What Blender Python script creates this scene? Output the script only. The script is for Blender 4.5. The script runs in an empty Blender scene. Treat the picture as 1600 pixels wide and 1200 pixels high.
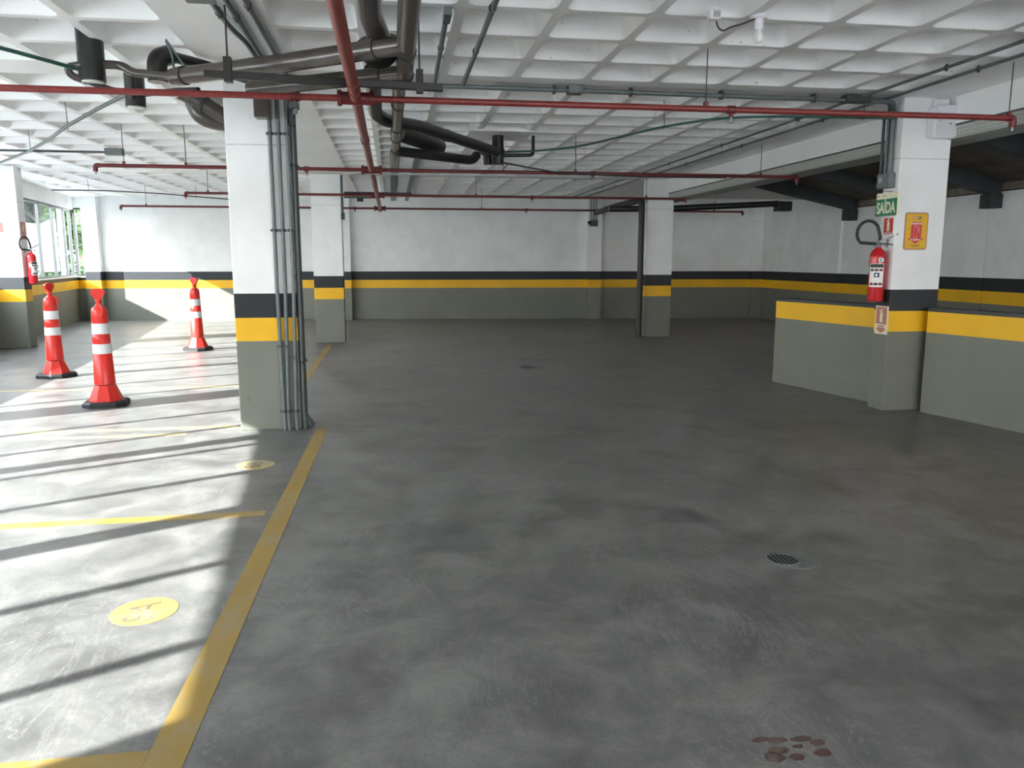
import bpy, bmesh, math, random
from mathutils import Vector, Matrix
R = math.radians
random.seed(7)
C = bpy.context.scene.collection
S = bpy.context.scene

# ------------------------------------------------------------------ camera
cam = bpy.data.cameras.new('camera'); co = bpy.data.objects.new('camera', cam); C.objects.link(co)
cam.sensor_fit = 'HORIZONTAL'; cam.sensor_width = 36.0; cam.lens = 36.0 * 1225 / 1600
cam.clip_start = .05; cam.clip_end = 300
co.location = (0, 0, 1.5)
co.rotation_euler = (R(90 - 9.0), 0, R(-8.65))
S.camera = co

# ------------------------------------------------------------------ light
SUN_AZ, SUN_EL = 28.5, 27.2          # the light travels towards this azimuth, downwards
w = bpy.data.worlds.new('world'); S.world = w; w.use_nodes = True
nt = w.node_tree; nt.nodes.clear()
bg = nt.nodes.new('ShaderNodeBackground'); bg.inputs['Strength'].default_value = 4.9
ow = nt.nodes.new('ShaderNodeOutputWorld'); tc = nt.nodes.new('ShaderNodeTexCoord'); sp_ = nt.nodes.new('ShaderNodeSeparateXYZ')
cr = nt.nodes.new('ShaderNodeValToRGB')               # hazy daylight: pale at the horizon, bluer overhead
cr.color_ramp.elements[0].position = 0.0; cr.color_ramp.elements[0].color = (1.0, .985, .97, 1)
cr.color_ramp.elements[1].position = .8; cr.color_ramp.elements[1].color = (.74, .84, 1.0, 1)
nt.links.new(tc.outputs['Generated'], sp_.inputs[0]); nt.links.new(sp_.outputs[2], cr.inputs[0])
nt.links.new(cr.outputs[0], bg.inputs[0]); nt.links.new(bg.outputs[0], ow.inputs[0])
sun = bpy.data.lights.new('sun', 'SUN'); sun.energy = 9.6; sun.angle = R(.53); sun.color = (1.0, .985, .965)
so = bpy.data.objects.new('sun', sun); C.objects.link(so)
v = Vector((math.cos(R(SUN_AZ)) * math.cos(R(SUN_EL)), math.sin(R(SUN_AZ)) * math.cos(R(SUN_EL)), -math.sin(R(SUN_EL))))
so.rotation_euler = v.to_track_quat('-Z', 'Y').to_euler(); so.location = (-20, -10, 15)
S.view_settings.view_transform = 'Standard'; S.view_settings.look = 'None'
S.view_settings.gamma = 1.0; S.view_settings.use_curve_mapping = False
S.view_settings.exposure = 1.65
S.cycles.max_bounces = 18; S.cycles.diffuse_bounces = 16; S.cycles.glossy_bounces = 4
S.cycles.caustics_reflective = True; S.cycles.transparent_max_bounces = 12
S.cycles.sample_clamp_indirect = 6.0

# ------------------------------------------------------------------ materials
def nodes(name):
    m = bpy.data.materials.new(name); m.use_nodes = True
    t = m.node_tree; b = t.nodes['Principled BSDF']
    return m, t, b
def N(t, kind, **kw):
    n = t.nodes.new(kind)
    for k, v_ in kw.items():
        if k in n.inputs: n.inputs[k].default_value = v_
        else: setattr(n, k, v_)
    return n
def L(t, a, b): t.links.new(a, b)
def ramp(t, src, stops, interp='LINEAR'):
    r = t.nodes.new('ShaderNodeValToRGB'); r.color_ramp.interpolation = interp
    e = r.color_ramp.elements
    while len(e) < len(stops): e.new(.5)
    for q, (p, c) in zip(e, stops):
        q.position = p; q.color = (*c, 1) if len(c) == 3 else c
    L(t, src, r.inputs[0]); return r
def mixc(t, fac, a, b, mode='MIX'):
    m = t.nodes.new('ShaderNodeMix'); m.data_type = 'RGBA'; m.blend_type = mode
    for sock, val in ((m.inputs[0], fac), (m.inputs[6], a), (m.inputs[7], b)):
        if hasattr(val, 'links'): L(t, val, sock)
        elif isinstance(val, tuple): sock.default_value = (*val, 1)
        else: sock.default_value = val
    return m.outputs[2]
def geo(t):
    g = t.nodes.new('ShaderNodeNewGeometry'); return g.outputs['Position']
def noise(t, vec, scale, detail=4, rough=.55, dist=0.0):
    n = N(t, 'ShaderNodeTexNoise', Scale=scale, Detail=detail, Roughness=rough, Distortion=dist); L(t, vec, n.inputs['Vector'])
    return n.outputs[0]
def simple(name, col, rough=.5, metal=0.0, var=.12, scale=25, bump=0.0, spec=.5):
    m, t, b = nodes(name)
    p = geo(t)
    n = noise(t, p, scale, 3)
    r = ramp(t, n, [(.3, tuple(c * (1 - var) for c in col)), (.7, tuple(min(1, c * (1 + var)) for c in col))])
    L(t, r.outputs[0], b.inputs['Base Color'])
    b.inputs['Roughness'].default_value = rough; b.inputs['Metallic'].default_value = metal
    b.inputs['Specular IOR Level'].default_value = spec
    if bump:
        bp = N(t, 'ShaderNodeBump', Strength=bump, Distance=.01); L(t, n, bp.inputs['Height']); L(t, bp.outputs[0], b.inputs['Normal'])
    return m
WHITE = (.85, .865, .87); BLACK = (.010, .014, .020); YEL = (.88, .49, .008); GREY = (.185, .193, .160)
def sx2(t, sx, n2):
    m1 = N(t, 'ShaderNodeMath', operation='MULTIPLY_ADD'); m1.inputs[1].default_value = .5; m1.inputs[2].default_value = -.735; L(t, sx.outputs[2], m1.inputs[0])
    m2 = N(t, 'ShaderNodeMath', operation='MULTIPLY_ADD'); m2.inputs[1].default_value = .01; L(t, n2, m2.inputs[0]); L(t, m1.outputs[0], m2.inputs[2]); return m2.outputs[0]
def banded(name, scuff=.35, white=WHITE, joint=False):
    """painted masonry: grey dado to .79, yellow to 1.0, black to 1.205, white above"""
    m, t, b = nodes(name)
    p = geo(t); sx = t.nodes.new('ShaderNodeSeparateXYZ'); L(t, p, sx.inputs[0])
    dv = N(t, 'ShaderNodeMath', operation='DIVIDE'); dv.inputs[1].default_value = 2.0; L(t, sx.outputs[2], dv.inputs[0])
    r = ramp(t, dv.outputs[0], [(0, GREY), (.3975, YEL), (.5, BLACK), (.603, white)], 'CONSTANT')
    n = noise(t, p, 1.7, 5, .6, .3)
    n2 = noise(t, p, 14, 4, .6)
    d = ramp(t, n, [(.35, (.90, .90, .89)), (.62, (1, 1, 1))])
    c = mixc(t, 1.0, r.outputs[0], d.outputs[0], 'MULTIPLY')
    # scuffs low on the wall: vertical streaks
    mp = N(t, 'ShaderNodeMapping'); mp.inputs['Scale'].default_value = (9, 9, 1.6); L(t, p, mp.inputs[0])
    n3 = noise(t, mp.outputs[0], 1.5, 6, .7)
    low = N(t, 'ShaderNodeMapRange'); low.inputs[1].default_value = .9; low.inputs[2].default_value = .2; L(t, sx.outputs[2], low.inputs[0])
    st = ramp(t, n3, [(.60, (0, 0, 0)), (.72, (1, 1, 1))])
    f = N(t, 'ShaderNodeMath', operation='MULTIPLY'); L(t, st.outputs[0], f.inputs[0]); L(t, low.outputs[0], f.inputs[1])
    f2 = N(t, 'ShaderNodeMath', operation='MULTIPLY'); L(t, f.outputs[0], f2.inputs[0]); f2.inputs[1].default_value = scuff
    c = mixc(t, f2.outputs[0], c, (.07, .07, .065))
    sp = ramp(t, noise(t, p, 60, 2), [(.27, (.45, .45, .45)), (.31, (1, 1, 1))])
    c = mixc(t, .5, c, sp.outputs[0], 'MULTIPLY')
    if joint:                                  # formwork joint scratched across the pillar
        jt = ramp(t, sx2(t, sx, n2), [(0, (1, 1, 1)), (.4985, (1, 1, 1)), (.5, (.62, .61, .60)), (.5015, (1, 1, 1))])
        c = mixc(t, 1.0, c, jt.outputs[0], 'MULTIPLY')
    L(t, c, b.inputs['Base Color']); b.inputs['Roughness'].default_value = .55
    bp = N(t, 'ShaderNodeBump', Strength=.25, Distance=.006); L(t, n2, bp.inputs['Height']); L(t, bp.outputs[0], b.inputs['Normal'])
    return m
M_BAND = banded('painted_wall'); M_COL = banded('painted_column', .6, joint=True)
def mat_floor():
    m, t, b = nodes('polished_concrete')
    p = geo(t)
    big = noise(t, p, .55, 6, .6, .4); mid = noise(t, p, 3.1, 9, .66, .5); fine = noise(t, p, 60, 3, .6)
    base = ramp(t, big, [(.3, (.138, .137, .133)), (.5, (.168, .166, .161)), (.7, (.198, .196, .190))])
    md = ramp(t, mid, [(.34, (.66, .66, .66)), (.5, (1.0, 1.0, 1.0)), (.66, (1.40, 1.39, 1.37))])
    c = mixc(t, 1.0, base.outputs[0], md.outputs[0], 'MULTIPLY')
    # trowel swirls and thin pale scratches
    mp = N(t, 'ShaderNodeMapping'); mp.inputs['Scale'].default_value = (1.3, .5, 1); mp.inputs['Rotation'].default_value = (0, 0, .5); L(t, p, mp.inputs[0])
    ns = noise(t, mp.outputs[0], 2.2, 10, .72, 2.5)
    sw = ramp(t, ns, [(.485, (0, 0, 0)), (.5, (1, 1, 1)), (.515, (0, 0, 0))])
    wh = noise(t, p, 1.1, 2); whr = ramp(t, wh, [(.42, (0, 0, 0)), (.6, (.85, .85, .85))])
    f = mixc(t, 1.0, sw.outputs[0], whr.outputs[0], 'MULTIPLY')
    c = mixc(t, f, c, (.26, .255, .25))
    # dark specks and blots
    vo = N(t, 'ShaderNodeTexVoronoi', Scale=5.5); L(t, p, vo.inputs['Vector'])
    vr = ramp(t, vo.outputs['Distance'], [(.035, (.45, .45, .45)), (.06, (1, 1, 1))])
    sel = ramp(t, noise(t, p, .8, 2), [(.48, (0, 0, 0)), (.58, (1, 1, 1))])
    c = mixc(t, sel.outputs[0], c, mixc(t, 1.0, c, vr.outputs[0], 'MULTIPLY'))
    fr = ramp(t, fine, [(.3, (.90, .90, .90)), (.7, (1.08, 1.08, 1.08))])
    c = mixc(t, 1.0, c, fr.outputs[0], 'MULTIPLY')
    bl = ramp(t, noise(t, p, 1.9, 3, .5, .5), [(.56, (1, 1, 1)), (.66, (.76, .77, .77))])
    c = mixc(t, 1.0, c, bl.outputs[0], 'MULTIPLY')
    L(t, c, b.inputs['Base Color'])
    rr = ramp(t, mid, [(.3, (.30, .30, .30)), (.7, (.46, .46, .46))]); L(t, rr.outputs[0], b.inputs['Roughness'])
    b.inputs['Specular IOR Level'].default_value = .38
    bp = N(t, 'ShaderNodeBump', Strength=.10, Distance=.004); L(t, mid, bp.inputs['Height']); L(t, bp.outputs[0], b.inputs['Normal'])
    return m
M_FLOOR = mat_floor()
def mat_ceiling():
    m, t, b = nodes('white_waffle_concrete'); p = geo(t)
    n = noise(t, p, 1.3, 4); r = ramp(t, n, [(.35, (.84, .85, .85)), (.65, (.90, .91, .91))])
    pits = ramp(t, noise(t, p, 38, 1), [(.215, (.35, .34, .32)), (.235, (1, 1, 1))])
    c = mixc(t, 1.0, r.outputs[0], pits.outputs[0], 'MULTIPLY')
    L(t, c, b.inputs['Base Color']); b.inputs['Roughness'].default_value = .42
    bp = N(t, 'ShaderNodeBump', Strength=.15, Distance=.006); L(t, noise(t, p, 9, 4), bp.inputs['Height']); L(t, bp.outputs[0], b.inputs['Normal'])
    return m
M_CEIL = mat_ceiling()
def mat_paint(name, col, wear=.5):
    m, t, b = nodes(name); p = geo(t)
    n = noise(t, p, 5, 8, .7, .6)
    r = ramp(t, n, [(.36, (1, 1, 1)), (.52, (0, 0, 0))])
    f = N(t, 'ShaderNodeMath', operation='MULTIPLY'); L(t, r.outputs[0], f.inputs[0]); f.inputs[1].default_value = wear
    n2 = noise(t, p, 2, 4); a = ramp(t, n2, [(.3, tuple(c * .85 for c in col)), (.7, col)])
    L(t, mixc(t, f.outputs[0], a.outputs[0], (.30, .28, .23)), b.inputs['Base Color']); b.inputs['Roughness'].default_value = .5
    return m
M_YLINE = mat_paint('yellow_floor_paint', (.36, .235, .055), .45); M_YFADE = mat_paint('faded_yellow_floor_paint', (.50, .40, .19), 1.0)
M_YDISC = mat_paint('yellow_disc_paint', (.50, .33, .09), .3)
def mat_tile():
    m, t, b = nodes('small_square_tile'); p = geo(t)
    mp = N(t, 'ShaderNodeMapping'); mp.inputs['Rotation'].default_value = (0, 0, 0); L(t, p, mp.inputs[0])
    sx = t.nodes.new('ShaderNodeSeparateXYZ'); L(t, p, sx.inputs[0])
    sm = N(t, 'ShaderNodeMath', operation='ADD'); L(t, sx.outputs[0], sm.inputs[0]); L(t, sx.outputs[1], sm.inputs[1])
    cb = t.nodes.new('ShaderNodeCombineXYZ'); L(t, sm.outputs[0], cb.inputs[0]); L(t, sx.outputs[2], cb.inputs[1])
    br = N(t, 'ShaderNodeTexBrick', Scale=1.0); br.offset = 0; br.inputs['Brick Width'].default_value = .034; br.inputs['Row Height'].default_value = .034
    br.inputs['Mortar Size'].default_value = .0022
    br.inputs['Color1'].default_value = (.52, .54, .49, 1); br.inputs['Color2'].default_value = (.47, .49, .45, 1); br.inputs['Mortar'].default_value = (.24, .24, .22, 1)
    L(t, cb.outputs[0], br.inputs['Vector']); L(t, br.outputs[0], b.inputs['Base Color']); b.inputs['Roughness'].default_value = .3
    return m
M_TILE = mat_tile()
def mat_glass():
    m, t, b = nodes('window_glass'); t.nodes.remove(b); out = t.nodes['Material Output']
    tr = N(t, 'ShaderNodeBsdfTransparent'); tr.inputs[0].default_value = (.96, .98, .97, 1)
    gl = N(t, 'ShaderNodeBsdfGlossy', Roughness=.01); gl.inputs[0].default_value = (1, 1, 1, 1)
    lw = N(t, 'ShaderNodeLayerWeight', Blend=.5); pw = N(t, 'ShaderNodeMath', operation='POWER'); pw.inputs[1].default_value = 5.0; L(t, lw.outputs['Facing'], pw.inputs[0])
    fr = N(t, 'ShaderNodeMath', operation='MULTIPLY_ADD'); fr.inputs[1].default_value = .4; fr.inputs[2].default_value = .03; L(t, pw.outputs[0], fr.inputs[0]); mx = t.nodes.new('ShaderNodeMixShader')
    L(t, fr.outputs[0], mx.inputs[0]); L(t, tr.outputs[0], mx.inputs[1]); L(t, gl.outputs[0], mx.inputs[2]); L(t, mx.outputs[0], out.inputs[0])
    return m
M_GLASS = mat_glass()
M_RED = simple('red_pipe_paint', (.20, .026, .023), .40, 0, .15)
M_REDB = simple('red_fitting_paint', (.13, .013, .015), .4, 0, .15)
M_BROWN = simple('brown_drain_pvc', (.068, .056, .050), .25, 0, .18, 8)
M_DARK = simple('dark_drain_pvc', (.016, .017, .018), .32, 0, .3, 8)
M_CHAN = simple('dark_steel_channel', (.028, .025, .024), .5, .1)
M_COND = simple('grey_conduit', (.125, .15, .152), .42, .1, .12)
M_COND2 = simple('dark_grey_conduit', (.055, .067, .068), .45, .2, .12)
M_ALU = simple('window_frame_metal', (.07, .075, .08), .4, .4)
M_SILL = simple('sill_stone', (.50, .48, .42), .5)
M_GREEN = simple('green_hose', (.02, .09, .07), .4)
M_GREYH = simple('grey_green_hose', (.10, .13, .12), .45)
M_WIRE = simple('dark_wire', (.03, .03, .03), .6)
M_ROD = simple('steel_rod', (.07, .065, .06), .5, .4)
M_BLK = simple('black_rubber', (.02, .02, .022), .6, 0, .2)
M_CONE = simple('orange_red_cone_plastic', (.72, .036, .026), .35, 0, .06)
M_REFL = simple('white_reflective_band', (.72, .74, .76), .35, 0, .04)
M_EXT = simple('extinguisher_red', (.55, .018, .025), .22, 0, .05)
M_WPL = simple('white_plastic', (.78, .76, .80), .35, 0, .03)
M_CREAM = simple('cream_sign', (.80, .76, .56), .5, 0, .04)
M_SGRN = simple('green_sign', (.01, .20, .09), .45, 0, .04)
M_SRED = simple('red_sign', (.60, .04, .035), .45, 0, .04)
M_SPINK = simple('faded_red_sign', (.50, .20, .15), .5, 0, .06)
M_SYEL = simple('yellow_sign', (.72, .42, .015), .4, 0, .04)
M_SWH = simple('white_print', (.80, .80, .78), .5, 0, .03)
M_BLUEP = simple('blue_print', (.03, .04, .13), .5, 0, .03)
M_BLKP = simple('black_print', (.02, .02, .02), .5, 0, .03)
M_GRNP = simple('green_sticker', (.10, .45, .30), .5, 0, .03)
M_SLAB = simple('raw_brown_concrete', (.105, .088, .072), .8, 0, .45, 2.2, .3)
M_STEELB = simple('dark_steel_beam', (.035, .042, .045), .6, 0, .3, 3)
M_BLOCK = simple('raw_block_edge', (.26, .23, .19), .8, 0, .3, 6, .3)
M_UNDER = simple('grey_beam_soffit', (.36, .38, .36), .6, 0, .1, 3)
M_OUTW = simple('outdoor_boundary_wall', (.33, .33, .32), .8, 0, .12, 2)
M_GROUND = simple('outdoor_paving', (.64, .64, .63), .9, 0, .1, 1)
M_BARK = simple('bark', (.16, .12, .08), .9, 0, .3, 10)
M_IRON = simple('cast_iron', (.13, .14, .14), .5, .4)
M_PATCH = simple('mortar_patch', (.17, .185, .175), .5, 0, .15, 12)
M_HOLE = simple('drain_hole', (.006, .006, .006), .9)
M_STAIN = mat_paint('rust_stain', (.10, .055, .045), .35)
M_NUM = mat_paint('worn_number_paint', (.17, .14, .09), .8)
M_CHROME = simple('chrome', (.32, .32, .32), .35, .8, .03)
M_BULB = simple('frosted_bulb', (.85, .85, .82), .25, 0, .02)
def mat_leaf(name, a, b_):
    m, t, b = nodes(name); r = ramp(t, noise(t, geo(t), 3, 3), [(.35, a), (.65, b_)])
    L(t, r.outputs[0], b.inputs['Base Color']); b.inputs['Roughness'].default_value = .5
    return m
M_LEAF = mat_leaf('leaf', (.015, .05, .01), (.07, .17, .025)); M_LEAF2 = mat_leaf('dark_leaf', (.005, .014, .008), (.02, .045, .018))

# ------------------------------------------------------------------ mesh helpers
class MB:
    def __init__(s): s.v = []; s.f = []; s.sm = []
    def add(s, vs, fs, smooth=False):
        o = len(s.v); s.v += [tuple(p) for p in vs]
        for f in fs: s.f.append(tuple(i + o for i in f)); s.sm.append(smooth)
        return s
    def box(s, x0, x1, y0, y1, z0, z1):
        vs = [(x, y, z) for z in (z0, z1) for y in (y0, y1) for x in (x0, x1)]
        return s.add(vs, [(0, 2, 3, 1), (4, 5, 7, 6), (0, 1, 5, 4), (2, 6, 7, 3), (0, 4, 6, 2), (1, 3, 7, 5)])
    def prism(s, poly, z0, z1):
        """vertical prism over an XY polygon given counter-clockwise"""
        n = len(poly)
        vs = [(x, y, z0) for x, y in poly] + [(x, y, z1) for x, y in poly]
        fs = [tuple(range(n))[::-1], tuple(range(n, 2 * n))] + [(i, (i + 1) % n, n + (i + 1) % n, n + i) for i in range(n)]
        return s.add(vs, fs)
    def bar(s, a, b, wx, wz):
        """box bar from a to b, wx wide sideways, wz high"""
        a = Vector(a); b = Vector(b); d = (b - a).normalized()
        up = Vector((0, 0, 1)) if abs(d.z) < .95 else Vector((0, 1, 0))
        r = d.cross(up).normalized(); u = r.cross(d)
        vs = [p + r * (i * wx / 2) + u * (j * wz / 2) for p in (a, b) for i, j in ((-1, -1), (1, -1), (1, 1), (-1, 1))]
        return s.add(vs, [(0, 1, 2, 3), (7, 6, 5, 4), (0, 4, 5, 1), (1, 5, 6, 2), (2, 6, 7, 3), (3, 7, 4, 0)])
    def tube(s, pts, r, seg=10, bend=0.0, caps=True, closed=False):
        P = [Vector(p) for p in pts]
        if bend and len(P) > 2:
            Q = [P[0]]
            for i in range(1, len(P) - 1):
                a, b, c = P[i - 1], P[i], P[i + 1]
                d1 = min(bend, (a - b).length * .45); d2 = min(bend, (c - b).length * .45)
                p1 = b + (a - b).normalized() * d1; p2 = b + (c - b).normalized() * d2
                for k in range(6):
                    t = k / 5; Q.append(p1 * (1 - t) ** 2 + b * 2 * t * (1 - t) + p2 * t * t)
            Q.append(P[-1]); P = Q
        n = len(P); rr = r if isinstance(r, (list, tuple)) else [r] * n
        T = []
        for i in range(n):
            if closed: d = P[(i + 1) % n] - P[i - 1]
            else: d = (P[min(i + 1, n - 1)] - P[max(i - 1, 0)])
            T.append(d.normalized())
        ref = Vector((0, 0, 1)) if abs(T[0].z) < .9 else Vector((1, 0, 0))
        u = (ref - T[0] * ref.dot(T[0])).normalized()
        vs = []
        for i in range(n):
            u = (u - T[i] * u.dot(T[i])).normalized(); w_ = T[i].cross(u)
            for k in range(seg):
                a = 2 * math.pi * k / seg
                vs.append(P[i] + (u * math.cos(a) + w_ * math.sin(a)) * rr[i])
        fs = []
        m = n if closed else n - 1
        for i in range(m):
            for k in range(seg):
                a = i * seg + k; b = i * seg + (k + 1) % seg; i2 = (i + 1) % n
                fs.append((a, b, i2 * seg + (k + 1) % seg, i2 * seg + k))
        s.add(vs, fs, True)
        if caps and not closed:
            s.add(vs[:seg], [tuple(range(seg))[::-1]]); s.add(vs[-seg:], [tuple(range(seg))])
        return s
    def lathe(s, prof, o=(0, 0, 0), seg=20, smooth=True, rot=0.0, sx=1, sy=1):
        vs = []; n = len(prof)
        for r, z in prof:
            for k in range(seg):
                a = 2 * math.pi * k / seg + rot; vs.append((o[0] + r * math.cos(a) * sx, o[1] + r * math.sin(a) * sy, o[2] + z))
        fs = []
        for i in range(n - 1):
            for k in range(seg):
                fs.append((i * seg + k, i * seg + (k + 1) % seg, (i + 1) * seg + (k + 1) % seg, (i + 1) * seg + k))
        s.add(vs, fs, smooth)
        s.add(vs[:seg], [tuple(range(seg))[::-1]]); s.add(vs[-seg:], [tuple(range(seg))])
        return s
    def mesh(s, name):
        me = bpy.data.meshes.new(name); me.from_pydata(s.v, [], s.f); me.polygons.foreach_set('use_smooth', s.sm); me.update(); return me
    def obj(s, name, mat, parent=None, label=None, bevel=0.0):
        me = s.mesh(name); me.materials.append(mat)
        o = bpy.data.objects.new(name, me); C.objects.link(o)
        if parent: link(o, parent)
        if label: o['label'] = label
        if bevel:
            b = o.modifiers.new('bevel', 'BEVEL'); b.width = bevel; b.segments = 2; b.limit_method = 'ANGLE'
        return o
def link(o, parent):
    o.parent = parent
    m = Matrix.LocRotScale(parent.location, parent.rotation_euler, None)
    p = parent.parent
    while p: m = Matrix.LocRotScale(p.location, p.rotation_euler, None) @ m; p = p.parent
    o.matrix_parent_inverse = m.inverted()
def thing(name, label, cat, loc, group=None):
    o = bpy.data.objects.new(name, None); C.objects.link(o); o.location = loc; o.empty_display_size = .1
    o['label'] = label; o['category'] = cat
    if group: o['group'] = group
    return o
def tag(o, label, cat, group=None):
    o['label'] = label; o['category'] = cat
    if group: o['group'] = group
    return o
def struct(o): o['kind'] = 'structure'; return o
def text(body, size, origin, xax, up, mat, parent, name='lettering', ext=.0006, bold=0.0, squash=1.0):
    cu = bpy.data.curves.new('t', 'FONT'); cu.body = body; cu.size = size; cu.extrude = ext; cu.offset = bold
    cu.align_x = 'CENTER'; cu.align_y = 'CENTER'
    to = bpy.data.objects.new('t', cu); C.objects.link(to); bpy.context.view_layer.update()
    me = bpy.data.meshes.new_from_object(to.evaluated_get(bpy.context.evaluated_depsgraph_get()))
    bpy.data.objects.remove(to)
    xa = Vector(xax).normalized(); ua = Vector(up).normalized(); za = xa.cross(ua)
    M4 = Matrix((xa, ua, za)).transposed().to_4x4(); M4.translation = Vector(origin)
    me.transform(M4 @ Matrix.Diagonal((squash, 1, 1, 1))); me.materials.clear(); me.materials.append(mat)
    o = bpy.data.objects.new(name, me); C.objects.link(o); link(o, parent); return o
def plate(mb, pts2, origin, xax, up, d0, d1):
    """flat polygon (2D points) extruded along the normal from d0 to d1"""
    xa = Vector(xax).normalized(); ua = Vector(up).normalized(); na = xa.cross(ua); o = Vector(origin); n = len(pts2)
    vs = [o + xa * x + ua * y + na * d for d in (d0, d1) for x, y in pts2]
    mb.add(vs, [tuple(range(n))[::-1], tuple(range(n, 2 * n))] + [(i, (i + 1) % n, n + (i + 1) % n, n + i) for i in range(n)]); return mb
def rrect(w_, h_, r, k=4):
    out = []
    for cx, cy, a0 in ((w_/2 - r, -h_/2 + r, -90), (w_/2 - r, h_/2 - r, 0), (-w_/2 + r, h_/2 - r, 90), (-w_/2 + r, -h_/2 + r, 180)):
        for i in range(k + 1):
            a = R(a0 + 90 * i / k); out.append((cx + r * math.cos(a), cy + r * math.sin(a)))
    return out

# ------------------------------------------------------------------ the setting
ZC = 3.02
def fx(y):                                   # inner face of the window wall
    return -5.18 - .105 * y if y < 14.7 else -6.7235 - (y - 14.7) * .152
def fy(x): return 21.0 - .0934 * (x + 7.68)  # inner face of the far wall
YB = -4.5; XR = 9.5
struct(MB().prism([(fx(YB) - .2, YB - .2), (XR + .3, YB - .2), (XR + .3, 19.7), (-8.1, 21.3), (fx(14.7) - .2, 14.7)], -.25, 0).obj('floor', M_FLOOR))

# waffle slab ceiling
P = .61
def cell(mb_s, mb_f, x0, y0):
    h = P / 2; cx = x0 + h; cy = y0 + h
    prof = [(.272, 0, .055), (.262, .012, .055), (.225, .13, .06), (.205, .175, .07), (.165, .20, .08)]
    k = 3; rings = []
    for half, dz, r in prof:
        ring = []
        for sx_, sy_, a0 in ((1, -1, -90), (1, 1, 0), (-1, 1, 90), (-1, -1, 180)):
            for i in range(k + 1):
                a = R(a0 + 90 * i / k)
                ring.append((cx + sx_ * (half - r) + r * math.cos(a), cy + sy_ * (half - r) + r * math.sin(a), ZC + dz))
        rings.append(ring)
    n = len(rings[0]); vs = [p for rg in rings for p in rg]; fs = []
    for i in range(len(rings) - 1):
        for j in range(n): fs.append((i*n + j, i*n + (j+1) % n, (i+1)*n + (j+1) % n, (i+1)*n + j))
    fs.append(tuple(range((len(rings)-1)*n, len(rings)*n)))
    mb_s.add(vs, [f[::-1] for f in fs], True)
    cs = [(x0 + P, y0, ZC), (x0 + P, y0 + P, ZC), (x0, y0 + P, ZC), (x0, y0, ZC)]
    vs = rings[0] + cs; fs = []
    for c_ in range(4):
        for i in range(k): fs.append((c_*(k+1)+i, n + c_, c_*(k+1)+i+1))
        a = c_*(k+1)+k; b = ((c_+1) % 4)*(k+1)
        fs.append((a, n + c_, n + (c_+1) % 4, b))
    mb_f.add(vs, fs)
ms = MB(); rowsY = []
y = 7.28
for i in range(12): rowsY.append(y); y += P
y = 15.02
while y + P < 21.2: rowsY.append(y); y += P
y = 6.88 - P
for i in range(11): rowsY.append(y); y -= P
y = .17 - .40 - P
while y > YB - .3: rowsY.append(y); y -= P
colsR = [-.76 + i * P for i in range(9)]
colsL = [-1.39 - P * (i + 1) for i in range(11)]
def quad(mb, pts): mb.add([(x_, y_, ZC) for x_, y_ in pts], [tuple(range(len(pts)))[::-1]])
for y in sorted(rowsY):
    for x in colsR:
        if y + P > fy(x) + .5: continue
        cell(ms, ms, x, y)
    xl = -1.39
    for x in colsL:
        if x < max(fx(y), fx(y + P)) + .12: break
        cell(ms, ms, x, y); xl = x
    quad(ms, [(fx(y) - .18, y), (xl, y), (xl, y + P), (fx(y + P) - .18, y + P)])
    quad(ms, [(-1.39, y), (-.76, y), (-.76, y + P), (-1.39, y + P)])
    quad(ms, [(4.73, y), (5.75, y), (5.75, y + P), (4.73, y + P)])
rs = sorted(rowsY); gaps = [(YB - .4, rs[0])]
for a, b in zip(rs, rs[1:]):
    if b - (a + P) > .02: gaps.append((a + P, b))
gaps.append((rs[-1] + P, 21.5))
for a, b in gaps: quad(ms, [(fx(a) - .18, a), (5.75, a), (5.75, b), (fx(b) - .18, b)])
quad(ms, [(5.75, 15.6), (XR + .3, 15.6), (XR + .3, 21.5), (5.75, 21.5)])
ms.prism([(fx(YB) - .18, YB - .4), (5.75, YB - .4), (5.75, 15.6), (XR + .3, 15.6), (XR + .3, 21.5), (-8.0, 21.5), (fx(14.7) - .18, 14.7)], 3.27, 3.45)
struct(ms.obj('ceiling', M_CEIL))

# far wall with the end pane of the corner window cut out
def fpoly(x0, x1, t0=0.0, t1=.2): return [(x0, fy(x0) + t0), (x1, fy(x1) + t0), (x1, fy(x1) + t1), (x0, fy(x0) + t1)]
mf = MB()
mf.prism(fpoly(-7.47, XR + .3), 0, 3.3)
mf.prism(fpoly(-7.95, -7.47), 0, 1.09); mf.prism(fpoly(-7.95, -7.47), 2.76, 3.3)
struct(mf.obj('wall_far', M_BAND))
for x0, x1, d in ((-7.42, -7.05, .22), (-1.33, -1.0, .22), (4.93, 5.28, .20), (9.2, 9.5, .14)):
    pl = MB().prism([(x0, fy(x0) - d), (x1, fy(x1) - d), (x1, fy(x1) + .02), (x0, fy(x0) + .02)], 0, ZC)
    o = pl.obj('pilaster', M_COL)
    tag(o, {-7.42: 'shallow banded pilaster on far wall beside the corner window',
            -1.33: 'shallow banded pilaster on far wall just right of the middle pillar with one conduit',
            4.93: 'shallow banded pilaster on far wall carrying a small grey conduit box',
            9.2: 'shallow pilaster in the far right corner where the two walls meet'}[x0], 'pilaster')

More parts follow.
